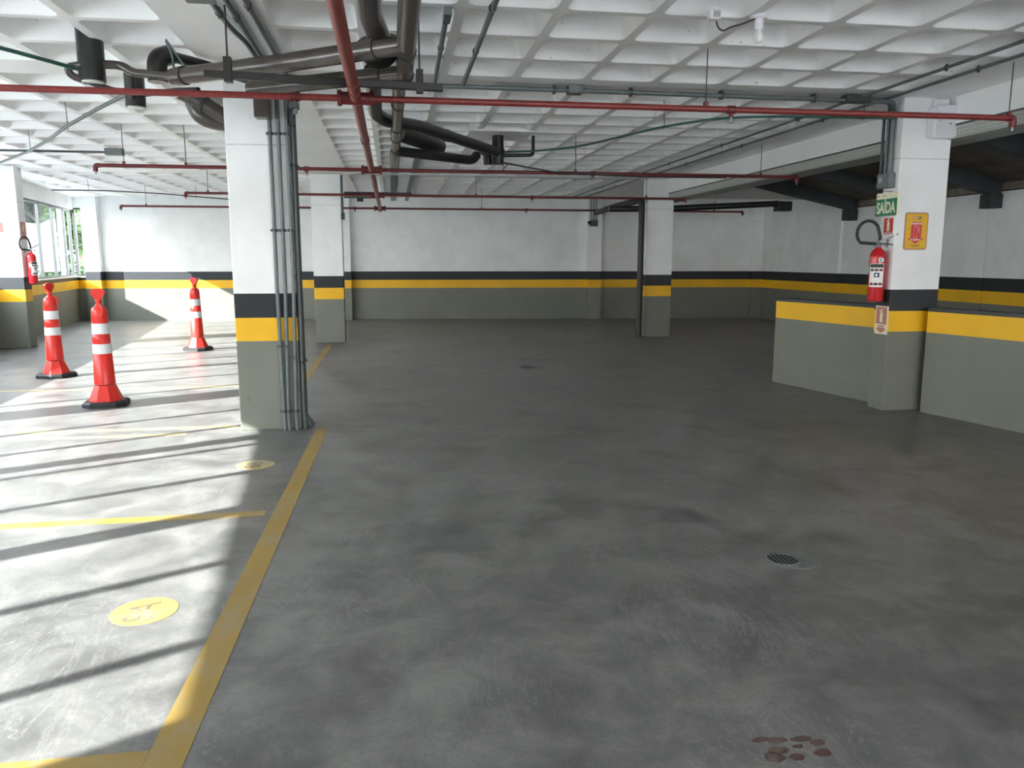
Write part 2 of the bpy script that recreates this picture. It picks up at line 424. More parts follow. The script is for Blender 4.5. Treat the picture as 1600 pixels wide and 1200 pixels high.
# window wall on the left
def fp(y0, y1, a, b): return [(fx(y0) - b, y0), (fx(y0) - a, y0), (fx(y1) - a, y1), (fx(y1) - b, y1)]
wl = MB()
for y0, y1 in ((YB, 14.7), (14.7, 21.1)):
    wl.prism(fp(y0, y1, 0, .18), 0, 1.09); wl.prism(fp(y0, y1, 0, .18), 2.72, 3.3)
for y0, y1 in ((YB, .0), (6.72, 7.12), (14.40, 14.85)): wl.prism(fp(y0, y1, .0, .18), 1.09, 2.72)  # nearest stretch is unseen, left windowless to dim the large pillar's front
struct(wl.obj('wall_left', M_BAND))
wb = MB(); wb.box(-5.2, .8, YB - .2, YB, 0, 2.75); wb.box(5.3, XR, YB - .2, YB, 0, 1.0); wb.box(3.9, 5.4, YB - .2, YB, 0, 2.75); wb.box(-5.2, XR + .3, YB - .2, YB, 2.75, 4.2)  # unseen back wall; its openings are invented to let extra daylight into the hall
for a_ in (-5.2, .6, 3.6, 5.3, XR - .1): wb.box(a_, a_ + .4, YB - .2, YB, 0, 2.75)
struct(wb.obj('wall_back', M_BAND))
def window(n, y0, y1, mull, thick=()):
    root = bpy.data.objects.new('window_%d' % n, None); C.objects.link(root); root['kind'] = 'structure'
    root.location = (fx(y0), y0, 1.09)
    f = MB(); a, b = .06, .12
    f.prism(fp(y0, y1, a, b), 1.09, 1.14); f.prism(fp(y0, y1, a, b), 2.67, 2.72)
    f.prism(fp(y0, y0 + .04, a, b), 1.14, 2.67); f.prism(fp(y1 - .04, y1, a, b), 1.14, 2.67)
    f.obj('frame', M_ALU, root)
    MB().prism(fp(y0, y1, -.04, .06), 1.075, 1.10).obj('sill', M_SILL, root)
    ys = sorted([(m, .055) for m in mull] + [(m, .17 if n == 1 else .10) for m in thick])
    prev = y0 + .04
    for m, wd in ys + [(y1 - .04, 0)]:
        MB().prism(fp(prev, m - wd / 2, .086, .092), 1.14, 2.67).obj('pane', M_GLASS, root)
        if wd: MB().prism(fp(m - wd / 2, m + wd / 2, a - .0, b), 1.14, 2.67).obj('mullion', M_ALU, root)
        prev = m + wd / 2

window(1, 0, 6.72, [.6, 1.45, 3.2, 4.08, 4.95, 5.8], [2.3, 4.36])
window(2, 7.12, 14.40, [7.55, 8.55, 10.65, 11.7, 12.9], [9.7])
window(3, 14.85, 20.98, [15.8, 16.95, 18.15, 19.3, 20.35])
root = bpy.data.objects.new('window_4', None); C.objects.link(root); root['kind'] = 'structure'; root.location = (-7.6, 21, 1.09)
f = MB(); f.prism(fpoly(-7.72, -7.66, .05, .11), 1.09, 2.76); f.prism(fpoly(-7.50, -7.47, .05, .11), 1.09, 2.76)
f.prism(fpoly(-7.66, -7.50, .05, .11), 1.09, 1.13); f.prism(fpoly(-7.66, -7.50, .05, .11), 2.72, 2.76); f.obj('frame', M_ALU, root)
MB().prism(fpoly(-7.66, -7.5, .076, .082), 1.13, 2.72).obj('pane', M_GLASS, root)
MB().prism(fpoly(-7.72, -7.42, -.05, .05), 1.07, 1.10).obj('sill', M_SILL, root)

# right wall in panels, raw block strip on top of it
wr = MB()
for a, b in ((YB, -3), (-2.985, 2), (2.015, 7), (7.015, 9.3), (9.315, 11.55), (11.565, 13.6), (13.615, 15.7)): wr.box(XR, XR + .2, a, b, 0, 2.56)
wr.box(XR + .03, XR + .2, YB, 15.7, 0, 2.5); wr.box(XR - .05, XR + .2, 15.72, 19.7, 0, 3.3)
struct(wr.obj('wall_right', M_BAND))
struct(MB().box(XR + .08, XR + .25, YB, 15.7, 2.59, 2.74).obj('trim_1', M_BLOCK))
struct(MB().box(XR + .08, XR + .25, YB, 15.7, 2.56, 2.59).obj('trim_2', M_BLK))
# sloping raw slab over the ramp
def rz(x): return 3.62 - .225 * (x - 5.5)
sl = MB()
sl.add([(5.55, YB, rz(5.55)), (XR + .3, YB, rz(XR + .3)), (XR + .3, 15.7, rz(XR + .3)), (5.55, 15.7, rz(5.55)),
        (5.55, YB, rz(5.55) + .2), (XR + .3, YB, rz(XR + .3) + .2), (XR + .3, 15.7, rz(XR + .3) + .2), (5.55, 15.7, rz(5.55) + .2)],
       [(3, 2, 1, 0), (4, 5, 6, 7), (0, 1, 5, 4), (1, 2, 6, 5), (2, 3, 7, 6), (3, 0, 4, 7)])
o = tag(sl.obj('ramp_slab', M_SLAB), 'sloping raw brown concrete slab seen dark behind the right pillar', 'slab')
BL = {7.1: 'dark steel beam under the raw slab, nearest the camera', 9.2: 'dark steel beam under the raw slab, level with the top of the white box',
      11.3: 'dark steel beam ending in a black block on the right wall', 13.2: 'dark steel beam under raw slab left of the green sign, nearer of two',
      15.2: 'dark steel beam under raw slab just in front of the grey tiled band'}
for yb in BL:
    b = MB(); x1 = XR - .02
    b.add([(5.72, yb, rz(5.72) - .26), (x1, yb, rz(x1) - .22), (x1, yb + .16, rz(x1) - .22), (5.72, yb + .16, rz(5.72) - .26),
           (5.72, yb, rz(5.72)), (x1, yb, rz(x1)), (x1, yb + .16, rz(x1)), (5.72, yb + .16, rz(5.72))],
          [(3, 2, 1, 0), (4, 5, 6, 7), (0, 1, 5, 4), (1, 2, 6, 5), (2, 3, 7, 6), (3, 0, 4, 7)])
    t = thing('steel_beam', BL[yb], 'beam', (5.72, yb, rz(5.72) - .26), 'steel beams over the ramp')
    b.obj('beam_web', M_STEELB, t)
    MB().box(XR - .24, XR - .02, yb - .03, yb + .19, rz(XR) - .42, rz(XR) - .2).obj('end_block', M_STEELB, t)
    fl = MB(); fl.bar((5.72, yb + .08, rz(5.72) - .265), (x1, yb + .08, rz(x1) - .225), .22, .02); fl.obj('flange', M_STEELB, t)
b = MB(); b.add([(7.0, 12.0, rz(7.0)), (7.25, 12.0, rz(7.25)), (7.25, 13.2, rz(7.25)), (7.0, 13.2, rz(7)), (7.0, 12.0, rz(7) - .12), (7.25, 12.0, rz(7.25) - .12), (7.25, 13.2, rz(7.25) - .12), (7.0, 13.2, rz(7) - .12)],
    [(0, 1, 2, 3), (7, 6, 5, 4), (0, 4, 5, 1), (1, 5, 6, 2), (2, 6, 7, 3), (3, 7, 4, 0)])
tag(b.obj('concrete_rib', M_SLAB), 'short brown concrete rib between the two dark beams beyond the white beam', 'rib')
# long beam between hall and ramp
t = thing('edge_beam', 'long white concrete beam with a tiled lower strip along the ramp side', 'beam', (5.3, YB, 2.66))
MB().box(5.30, 5.70, YB, 15.6, 2.765, 3.9).obj('beam_body', M_CEIL, t)
MB().box(5.315, 5.70, YB, 15.6, 2.665, 2.765).obj('tile_strip', M_TILE, t, 'strip of small pale grey tiles')
MB().box(5.32, 5.70, YB, 15.6, 2.64, 2.665).obj('soffit', M_UNDER, t, 'grey underside')
MB().box(5.297, 5.31, YB, 15.6, 2.757, 2.768).obj('edge_strip', M_CHAN, t)
tag(MB().box(5.72, XR + .1, 15.6, 15.72, 2.74, 3.4).obj('tiled_fascia', M_TILE), 'grey tiled band across the ramp under the far slab', 'fascia')
# two low banded walls leaning against the right pillar
def low(a, b, lab):
    a = Vector((*a, 0)); b = Vector((*b, 0)); d = (b - a).normalized(); n = Vector((-d.y, d.x, 0)) * .18
    if n.x < 0: n = -n
    t = thing('parapet_wall', lab, 'wall', (a.x, a.y, 0), 'low banded walls at the ramp')
    ps = [a, a + n, b + n, b]
    ar = sum(ps[i].x * ps[(i+1) % 4].y - ps[(i+1) % 4].x * ps[i].y for i in range(4))
    if ar < 0: ps = ps[::-1]
    MB().prism([(p.x, p.y) for p in ps], 0, 1.0).obj('wall_body', M_BAND, t)
    MB().prism([(p.x, p.y) for p in ps], 1.0, 1.035).obj('coping', M_BLKCOP, t, 'black painted top')
M_BLKCOP = simple('black_wall_top', (.030, .038, .042), .5, 0, .2)
low((4.67, 9.08), (5.06, 7.34), 'low grey wall with yellow band running left from the right pillar to its free end')
low((5.19, 7.0), (6.75, .5), 'low grey wall with yellow band running from the right pillar towards the camera')

# outside
struct(MB().box(-40, -4.0, YB - .2, 60, -.32, -.02).box(-40, 40, -40, YB - .2, -.32, -.02).obj('ground', M_GROUND))
tag(MB().box(-10.55, -10.35, 4, 60, -.05, 2.56).obj('boundary_wall', M_OUTW), 'pale concrete boundary wall seen through the left windows', 'wall')
def leaves(name, c, rad, n, size, mat, parent, seed):
    rnd = random.Random(seed); mb = MB()
    for i in range(n):
        while True:
            p = Vector((rnd.uniform(-1, 1), rnd.uniform(-1, 1), rnd.uniform(-1, 1)))
            if .25 < p.length < 1: break
        p = Vector((c[0] + p.x * rad[0], c[1] + p.y * rad[1], c[2] + p.z * rad[2]))
        d = Vector((rnd.uniform(-1, 1), rnd.uniform(-1, 1), rnd.uniform(-1, .5))).normalized(); s_ = size * rnd.uniform(.6, 1.3)
        sd = d.cross(Vector((rnd.uniform(-1, 1), rnd.uniform(-1, 1), 1))).normalized() * s_ * .3; up = d.cross(sd).normalized() * s_ * .08
        mb.add([p, p + d * s_ * .5 + sd + up, p + d * s_, p + d * s_ * .5 - sd + up, p + d * s_ * .5], [(0, 1, 4), (1, 2, 4), (2, 3, 4), (3, 0, 4)])
    o = mb.obj(name, mat, parent); o['kind'] = 'stuff'; return o
TR = [((-12.4, 24.5), 1.9, 'dense dark green tree behind the boundary wall, seen in the leftmost panes', M_LEAF2), ((-12.6, 29.5), 2.1, 'dense dark green tree behind the boundary wall, seen in the middle panes', M_LEAF2),
      ((-12.2, 35), 2.3, 'dense dark green tree behind the boundary wall, seen in the panes next to the corner', M_LEAF2), ((-9.5, 26.2), .95, 'bright green leafy tree seen in the narrow corner pane', M_LEAF),
      ((-12.3, 41), 2.6, 'dark tree at the end of the boundary wall, seen past the window corner', M_LEAF2)]
for i, ((x, y), r_, lab, mt) in enumerate(TR):
    t = thing('tree', lab, 'tree', (x, y, -.02), 'trees outside the windows')
    MB().tube([(x, y, -.05), (x + .05, y, 1.2), (x - .05, y + .05, 2.6), (x, y, 3.6)], [.13, .11, .09, .04], 8).obj('trunk', M_BARK, t)
    tri = MB()
    for k in range(5): a = k * 1.26; tri.tube([(x, y, 1.6 + .3 * k), (x + .6 * math.cos(a), y + .6 * math.sin(a), 2.4 + .3 * k)], [.05, .015], 5)
    tri.obj('branch', M_BARK, t)
    if mt is M_LEAF: leaves('foliage', (x, y, 3.6), (r_, r_ * 1.3, 1.9), 5000, .24, mt, t, i)
    else: leaves('foliage', (x, y, 4.6), (r_ * .9, r_ * 1.5, 3.3), 9000, .45, mt, t, i)
for i, (x, y, lab) in enumerate(((-8.9, 23.2, 'light green shrub low in the narrow corner pane'), (-9.6, 21.0, 'small shrub against the boundary wall left of the window corner'))):
    t = thing('shrub', lab, 'shrub', (x, y, -.02)); leaves('foliage', (x, y, .85), (.5 if i else .7, .7, .8 if i else .95), 1500, .16, M_LEAF, t, 40 + i)
    MB().tube([(x, y, -.05), (x, y, .8)], .03, 6).obj('stem', M_BARK, t)

# ------------------------------------------------------------------ columns
def column(x0, x1, y0, y1, lab):
    o = MB().box(x0, x1, y0, y1, 0, ZC + .02).obj('concrete_pillar', M_COL, bevel=.008); return tag(o, lab, 'pillar', 'banded pillars')
column(-1.355, -.83, 7.10, 7.36, 'large banded pillar in the left foreground carrying many grey conduits')
column(-1.385, -.86, 14.6, 14.88, 'middle distance banded pillar behind the large left one')
column(4.90, 5.42, 14.85, 15.13, 'distant banded pillar with the dark downpipe on its left edge')
column(4.84, 5.36, 7.10, 7.34, 'banded pillar on the right with exit sign and fire extinguisher')
column(-6.74, -6.14, 14.45, 14.72, 'banded pillar at the left frame edge with extinguisher, partly in sun')
column(fx(6.9) - .1, fx(6.9) + .16, 6.74, 7.10, 'banded window pillar outside the frame on the left')
tag(MB().prism(fp(14.75, 16.2, -.12, 0), 0, .16).obj('concrete_kerb', M_SILL), 'small pale concrete kerb at the foot of the window wall', 'kerb')

# ------------------------------------------------------------------ floor markings, drains
def flat(mb, poly, z0=0.0, z1=.0015): return mb.prism(poly, z0, z1)
tag(flat(MB(), [(-.775, 2.24), (-.655, 2.24), (-.60, 7.06), (-.70, 7.06)]).obj('floor_line', M_YLINE), 'long yellow line running from the bottom of the frame to the large pillar', 'floor line', 'yellow floor lines')
tag(flat(MB(), [(-1.17, 9.0), (-1.07, 9.0), (-1.07, 14.3), (-1.17, 14.3)]).obj('floor_line', M_YLINE), 'yellow line between the large pillar and the middle pillar', 'floor line', 'yellow floor lines')
tag(flat(MB(), [(-5.0, 2.27), (-.775, 2.24), (-.775, 2.36), (-5.0, 2.39)]).obj('floor_line', M_YLINE), 'yellow bay line at the bottom left corner', 'floor line', 'yellow floor lines')
tag(flat(MB(), [(-5.3, 4.58), (-.78, 4.64), (-.78, 4.74), (-5.3, 4.68)]).obj('floor_line', M_YLINE), 'yellow bay line crossing the wide shadow in the sunny bay', 'floor line', 'yellow floor lines')
tag(flat(MB(), [(-5.6, 7.25), (-1.42, 7.25), (-1.42, 7.34), (-5.6, 7.34)]).obj('floor_line', M_YFADE), 'faded yellow bay line reaching the foot of the large pillar, upper of two', 'floor line', 'yellow floor lines')
tag(flat(MB(), [(-5.6, 6.93), (-1.8, 6.99), (-1.8, 7.07), (-5.6, 7.01)]).obj('floor_line', M_YFADE), 'faded yellow bay line near the foot of the large pillar, lower of two', 'floor line', 'yellow floor lines')
tag(flat(MB(), [(-5.8, 9.65), (-1.5, 9.65), (-1.5, 9.75), (-5.8, 9.75)]).obj('floor_line', M_YFADE), 'faded yellow bay line between the two nearer traffic cones', 'floor line', 'yellow floor lines')
for (x, y, wm, txt, lab) in ((-1.09, 3.395, M_YDISC, '8A', 'yellow painted number disc in the sun at lower left'), (-1.03, 5.86, M_YFADE, '88', 'faded yellow number disc half in shade before the large pillar')):
    t = thing('floor_disc', lab, 'floor marking', (x, y, 0), 'painted number discs')
    MB().lathe([(.137, 0), (.137, .0016)], (x, y, 0), 40, False).obj('disc', wm, t)
    text(txt, .17, (x - .005, y - .01, .0022), (0, 1, 0), (-1, 0, 0), M_NUM, t, 'number', .0005, .0)
def drain(x, y, r_, lab, patch=True):
    t = thing('floor_drain', lab, 'drain', (x, y, 0), 'floor drains')
    if patch:
        rnd = random.Random(3); pts = []
        for k in range(22):
            a = 2 * math.pi * k / 22; q = r_ * (1.55 + rnd.uniform(-.15, .2)); pts.append((x + .05 + q * math.cos(a) * 1.15, y + q * math.sin(a)))
        flat(MB(), pts, 0, .0012).obj('mortar_patch', M_PATCH, t)
    MB().lathe([(r_ * .93, 0), (r_ * .93, .0020)], (x, y, 0), 32, False).obj('drain_hole', M_HOLE, t)
    rim = MB(); rim.tube([(x + r_ * math.cos(a), y + r_ * math.sin(a), .003) for a in [2 * math.pi * k / 32 for k in range(32)]], r_ * .08, 6, closed=True); rim.obj('rim', M_IRON, t)
    for k in range(-3, 4):
        xx = k * r_ * .27; hl = math.sqrt(max(0, r_ * r_ - xx * xx)) * .95
        MB().box(x + xx - r_ * .045, x + xx + r_ * .045, y - hl, y + hl, .002, .006).obj('bar', M_IRON, t)
drain(1.925, 3.53, .078, 'round slotted floor drain with mortar patch, lower right')
drain(1.87, 10.8, .11, 'small round floor drain far off in the middle of the floor')
t = thing('rust_stain', 'cluster of reddish brown spots on the floor at the bottom right', 'stain', (1.21, 2.1, 0))
rnd = random.Random(11); sp = MB()
for dx, dy, a_, b_ in ((-.10, .03, .03, .014), (-.05, .02, .035, .016), (.03, .015, .04, .016), (.07, -.01, .028, .016), (-.07, -.03, .036, .02), (-.10, -.06, .035, .024), (-.03, -.07, .025, .016), (.06, -.06, .03, .018), (.0, -.02, .02, .01)):
    pts = [(1.22 + dx + a_ * math.cos(q) * rnd.uniform(.8, 1.1), 2.10 + dy + b_ * math.sin(q) * rnd.uniform(.8, 1.1)) for q in [2 * math.pi * k / 14 for k in range(14)]]
    flat(sp, pts, 0, .001)
so_ = sp.obj('stain_spots', M_STAIN, t)

# ------------------------------------------------------------------ traffic cones
def cone(x, y, rz_, lab, head=True, lean=0.0):
    t = thing('traffic_cone', lab, 'traffic cone', (0, 0, 0), 'orange traffic cones')
    b = MB(); s_ = .208; c_ = .085
    pl = [(-s_ + c_, -s_), (s_ - c_, -s_), (s_, -s_ + c_), (s_, s_ - c_), (s_ - c_, s_), (-s_ + c_, s_), (-s_, s_ - c_), (-s_, -s_ + c_)]
    n = 8
    vs = [(px, py, 0.0) for px, py in pl] + [(px, py, .035) for px, py in pl] + [(px * .9, py * .9, .055) for px, py in pl]
    fs = [tuple(range(8))[::-1], tuple(range(16, 24))] + [(i, (i+1) % 8, 8 + (i+1) % 8, 8 + i) for i in range(8)] + [(8 + i, 8 + (i+1) % 8, 16 + (i+1) % 8, 16 + i) for i in range(8)]
    b.add(vs, fs).obj('base', M_BLK, t, 'black rubber base')
    rot = R(22.5)
    MB().lathe([(.170, .05), (.167, .062), (.103, .215)], (0, 0, 0), 8, False, rot).obj('skirt', M_CONE, t)
    def rad(z): return .102 - (z - .225) * (.102 - .075) / (.985 - .225)
    MB().lathe([(rad(.225), .225), (rad(.53), .53), (rad(.53) - .004, .535), (rad(.65) - .004, .65), (rad(.65), .655), (rad(.735), .735), (rad(.74) - .004, .74), (rad(.86) - .004, .86), (rad(.865), .865), (rad(.985), .985), (.066, 1.01), (.035, 1.035), (.028, 1.05)], (0, 0, 0), 24).obj('body', M_CONE, t)
    for a_, b_ in ((.545, .645), (.748, .855)):
        MB().lathe([(rad(a_) + .0015, a_), (rad(b_) + .0015, b_)], (0, 0, 0), 24).obj('reflective_band', M_REFL, t, 'white reflective band')
    h = MB(); h.lathe([(.03, 1.04), (.026, 1.07), (.034, 1.085), (.028, 1.10)], (0, 0, 0), 12)
    # flared flat grip
    prof = [(.026, 1.09), (.034, 1.115), (.060, 1.15), (.068, 1.175), (.060, 1.195), (.03, 1.207), (.0, 1.21)]
    vs = []; fs = []
    pts = [(r_, z) for r_, z in prof] + [(-r_, z) for r_, z in prof[::-1][1:]]
    for d in (-.018, .018): vs += [(px, d, pz) for px, pz in pts]
    m = len(pts); fs = [tuple(range(m)), tuple(range(m, 2 * m))[::-1]] + [(i, m + i, m + (i+1) % m, (i+1) % m) for i in range(m)]
    h.add(vs, fs); h.obj('handle', M_CONE, t)
    hk = MB(); hk.tube([(.02, -.03, 1.045), (.05, -.075, 1.0), (.045, -.092, .95), (.02, -.088, .93)], [.012, .010, .008, .004], 8); hk.obj('hook', M_CONE, t)
    t.location = (x, y, 0); t.rotation_euler = (0, 0, rz_)
    return t
cone(-2.98, 8.62, R(8), 'orange cone nearest the camera, in shade with a sunlit patch on its skirt')
cone(-4.33, 10.85, R(66), 'leftmost orange cone, its left side sunlit, twisted grip')
cone(-3.25, 13.78, R(-20), 'farthest orange cone, standing beside the large pillar on the striped sunny floor')

# ------------------------------------------------------------------ fire extinguishers and signs
def picto(parent, o, xa, up, h, mat, d0, d1):
    """white extinguisher pictogram"""
    m = MB()
    plate(m, [(x * h, y * h) for x, y in [(-.13, -.42), (.13, -.42), (.13, .12), (.08, .2), (-.08, .2), (-.13, .12)]], o, xa, up, d0, d1)
    plate(m, [(x * h, y * h) for x, y in [(-.05, .2), (.05, .2), (.05, .32), (-.05, .32)]], o, xa, up, d0, d1)
    plate(m, [(x * h, y * h) for x, y in [(-.05, .32), (.14, .38), (.14, .42), (-.05, .38), (-.22, .24), (-.22, .18)]], o, xa, up, d0, d1)
    return m.obj('pictogram', mat, parent)
def extinguisher(x, y, z, hs, lab, face):
    """face: yaw of the label; hose loop towards hs"""
    t = thing('fire_extinguisher', lab, 'fire extinguisher', (x, y, z), 'fire extinguishers')
    r_ = .075
    MB().lathe([(r_ * .93, 0), (r_, .012), (r_, .43), (r_ * .95, .465), (r_ * .72, .495), (r_ * .38, .515), (r_ * .34, .53)], (x, y, z), 28).obj('cylinder', M_EXT, t)
    ring = MB(); ring.lathe([(r_ * .33, .525), (r_ * .33, .56), (r_ * .22, .565), (r_ * .22, .59)], (x, y, z), 14); ring.obj('valve', M_CHROME, t)
    hd = Vector((math.cos(face), math.sin(face), 0)); sd = Vector((-hd.y, hd.x, 0)); o = Vector((x, y, z))
    MB().bar(o + Vector((0, 0, .585)), o + Vector((0, 0, .585)) - sd * hs * .17 + Vector((0, 0, .07)), .022, .010).obj('handle', M_CHROME, t)
    MB().bar(o + Vector((0, 0, .565)), o + Vector((0, 0, .565)) - sd * hs * .13 + Vector((0, 0, -.015)), .022, .010).obj('carry_lever', M_BLK, t)
    pts = []
    c = o + sd * hs * .105 + Vector((0, 0, .665))
    for k in range(13):
        a = R(-35 + k * 265 / 12)
        pts.append(c + sd * hs * -.10 * math.cos(a) + Vector((0, 0, .12 * math.sin(a))))
    pts = [o + Vector((0, 0, .585)), o + Vector((0, 0, .62)) - sd * hs * .01] + pts[2:] + [o + Vector((0, 0, .56)) + sd * hs * .02]
    MB().tube(pts, .0155, 10).obj('hose', M_BLK, t)
    # label pieces wrapped on the cylinder
    def wrap(a0, a1, z0, z1, mat, nm='label_sheet', e=.0012):
        m = MB(); k = 8; vs = []
        for zz in (z0, z1):
            for i in range(k + 1):
                a = face + R(a0 + (a1 - a0) * i / k); vs.append((x + (r_ + e) * math.cos(a), y + (r_ + e) * math.sin(a), z + zz))
        m.add(vs, [(i, i + 1, k + 2 + i, k + 1 + i) for i in range(k)], True); return m.obj(nm, mat, t)
    wrap(-52, 56, .14, .37, M_SWH)
    wrap(-48, 52, .33, .365, M_BLKP, 'print', .0018)
    for q in (-44, -12, 20): wrap(q, q + 27, .295, .318, M_EXTD, 'print', .0018); wrap(q, q + 27, .158, .182, M_EXTD, 'print', .0018)
    wrap(-14, 24, .235, .280, M_BLUEP, 'print', .0018)
    wrap(-4, 10, .245, .268, M_SWH, 'print', .0022)
    wrap(10, 50, .385, .42, M_SWH, 'sticker', .0015); wrap(16, 34, .39, .415, M_GRNP, 'sticker', .002)
    wrap(-76, -54, .28, .34, M_GRNP, 'sticker', .0015)
    return t
M_EXTD = simple('dark_red_print', (.09, .012, .014), .5)
extinguisher(4.745, 7.20, 1.095, -1, 'red fire extinguisher with looped black hose hung on the right pillar', R(-128))
extinguisher(-6.045, 14.56, 1.10, -1, 'red fire extinguisher hung on the pillar at the left frame edge', R(-25))
for x0, x1, y, z, lab in ((4.82, 4.845, 7.2, 1.66, 'steel hook of the right extinguisher'), (-6.145, -6.11, 14.56, 1.66, 'steel hook of the left extinguisher')):
    tag(MB().bar((x0 if x0 > 0 else x1, y, z), (4.755 if x0 > 0 else -6.05, y, z), .03, .012).bar((x1 if x0 > 0 else x0, y, z - .04), (x1 if x0 > 0 else x0, y, z + .04), .03, .02).obj('wall_hook', M_CHROME), lab + ', bracket behind its neck', 'hook')

# exit sign box, square to the pillar side
t = thing('exit_sign', 'green and cream SAÍDA exit sign projecting from the right pillar', 'sign', (4.79, 7.17, 1.92))
MB().box(4.775, 4.797, 7.0, 7.335, 1.925, 2.145).obj('sign_board', M_CREAM, t, 'cream board')
MB().box(4.772, 4.775, 7.005, 7.335, 1.925, 2.085).obj('green_panel', M_SGRN, t, 'green panel')
text('SAÍDA', .148, (4.7708, 7.17, 1.995), (0, -1, 0), (0, 0, 1), M_CREAM, t, 'lettering', .0006, .004, .70)
MB().box(4.7735, 4.775, 7.30, 7.32, 2.107, 2.123).obj('emblem', M_SPINK, t)
MB().box(4.7735, 4.775, 7.18, 7.235, 2.111, 2.119).obj('small_print', M_UNDER, t)
t = thing('extinguisher_sign', 'small red and white extinguisher sign right below the exit sign', 'sign', (4.84, 7.19, 1.75), 'red extinguisher signs')
MB().box(4.834, 4.84, 7.115, 7.285, 1.745, 1.915).obj('sign_board', M_SWH, t)
MB().box(4.832, 4.834, 7.128, 7.272, 1.765, 1.905).obj('red_panel', M_SRED, t, 'red panel')
picto(t, (4.8318, 7.20, 1.838), (0, -1, 0), (0, 0, 1), .145, M_CREAM, 0, .0012)
MB().box(4.832, 4.834, 7.12, 7.28, 1.75, 1.758).obj('red_strip', M_SRED, t)
t = thing('extinguisher_sign', 'faded pink extinguisher sign with a down arrow low on the right pillar', 'sign', (4.84, 7.2, .77), 'red extinguisher signs')
MB().box(4.834, 4.84, 7.105, 7.305, .765, 1.045).obj('sign_board', M_CREAM, t)
MB().box(4.832, 4.834, 7.12, 7.29, .865, 1.035).obj('red_panel', M_SPINK, t)
picto(t, (4.8318, 7.205, .95), (0, -1, 0), (0, 0, 1), .16, M_CREAM, 0, .0012)
m = MB(); plate(m, [(-.055, .03), (.055, .03), (.055, .043), (-.055, .043)], (4.8335, 7.205, .81), (0, -1, 0), (0, 0, 1), 0, .001)
plate(m, [(-.05, .022), (-.075, -.0), (0, -.035), (.075, 0), (.05, .022)], (4.8335, 7.205, .81), (0, -1, 0), (0, 0, 1), 0, .001); m.obj('arrow', M_SPINK, t)
t = thing('extinguisher_sign', 'faded brown extinguisher sign on the side of the leftmost pillar', 'sign', (-6.14, 14.58, 1.85), 'red extinguisher signs')
MB().box(-6.14, -6.134, 14.50, 14.66, 1.84, 2.13).obj('sign_board', M_SPINK, t)
picto(t, (-6.1335, 14.58, 2.04), (0, 1, 0), (0, 0, 1), .15, M_CREAM, 0, .001)
m = MB(); plate(m, [(-.04, .02), (-.06, 0), (0, -.03), (.06, 0), (.04, .02)], (-6.1338, 14.58, 1.89), (0, 1, 0), (0, 0, 1), 0, .001); m.obj('arrow', M_CREAM, t)
t = thing('extinguisher_sign', 'square red extinguisher sign on the front of the leftmost pillar', 'sign', (-6.47, 14.45, 1.96), 'red extinguisher signs')
MB().box(-6.58, -6.39, 14.444, 14.45, 1.955, 2.115).obj('sign_board', M_SRED, t)
picto(t, (-6.485, 14.4438, 2.035), (1, 0, 0), (0, 0, 1), .15, M_CREAM, 0, .001)
# yellow equipment sign
t = thing('extinguisher_type_sign', 'yellow rounded sign with red arrow on the front of the right pillar', 'sign', (5.06, 7.1, 1.6))
A = ((5.06, 7.1, 1.775), (1, 0, 0), (0, 0, 1)); m = MB(); plate(m, rrect(.25, .36, .025), *A, 0, .003); m.obj('sign_board', M_UNDER, t)
m = MB(); plate(m, rrect(.238, .345, .022), *A, .003, .0045); m.obj('dark_edge', M_SRED, t)
m = MB(); plate(m, rrect(.228, .335, .02), *A, .0045, .006); m.obj('yellow_panel', M_SYEL, t)
m = MB(); plate(m, [(-.055, -.07), (-.055, .09), (.055, .09), (.055, -.07), (.09, -.07), (0, -.12), (-.09, -.07)][::-1], *A, .006, .0072); m.obj('red_arrow', M_SRED, t)
text('EXTINTOR', .0235, (5.06, 7.0926, 1.775 + .072), (1, 0, 0), (0, 0, 1), M_SWH, t, 'lettering', .0003, .0008)
text('PÓ QUÍMICO', .0185, (5.06, 7.0926, 1.775 - .083), (1, 0, 0), (0, 0, 1), M_SWH, t, 'lettering', .0003, .0008)
m = MB(); plate(m, rrect(.032, .034, .006), (5.035, 7.094, 1.775 + .128), (1, 0, 0), (0, 0, 1), 0, .001); m.obj('badge', M_SRED, t)
m = MB(); plate(m, rrect(.034, .034, .0169, 6), (5.09, 7.094, 1.775 + .128), (1, 0, 0), (0, 0, 1), 0, .001); m.obj('badge', M_BLKP, t)
text('B', .032, (5.035, 7.0926, 1.775 + .128), (1, 0, 0), (0, 0, 1), M_SWH, t, 'lettering', .0003, .0006)
text('C', .030, (5.09, 7.0926, 1.775 + .128), (1, 0, 0), (0, 0, 1), M_SWH, t, 'lettering', .0003, .0006)
m = MB()
for k in range(3): plate(m, [(-.05 + .012 * (k == 2), -.132 - k * .009), (.05 - .012 * (k == 2), -.132 - k * .009), (.05 - .012 * (k == 2), -.129 - k * .009), (-.05 + .012 * (k == 2), -.129 - k * .009)], (5.06, 7.094, 1.775), (1, 0, 0), (0, 0, 1), 0, .0008)
m.obj('small_print', M_BLKP, t)
m = MB()   # white outline of an extinguisher with its hose
def ol(pts, w_=.002):
    for a, b in zip(pts, pts[1:]):
        a = Vector((5.06 + a[0], 7.0925, 1.775 + a[1])); b = Vector((5.06 + b[0], 7.0925, 1.775 + b[1])); m.bar(a, b, .0008, w_)
ol([(-.025, -.06), (.012, -.06), (.012, .03), (.004, .042), (-.016, .042), (-.025, .03), (-.025, -.06)]); ol([(-.03, .055), (.02, .052), (.03, .035), (.038, -.01), (.03, -.01), (.024, .03)])
m.obj('pictogram', M_SWH, t)

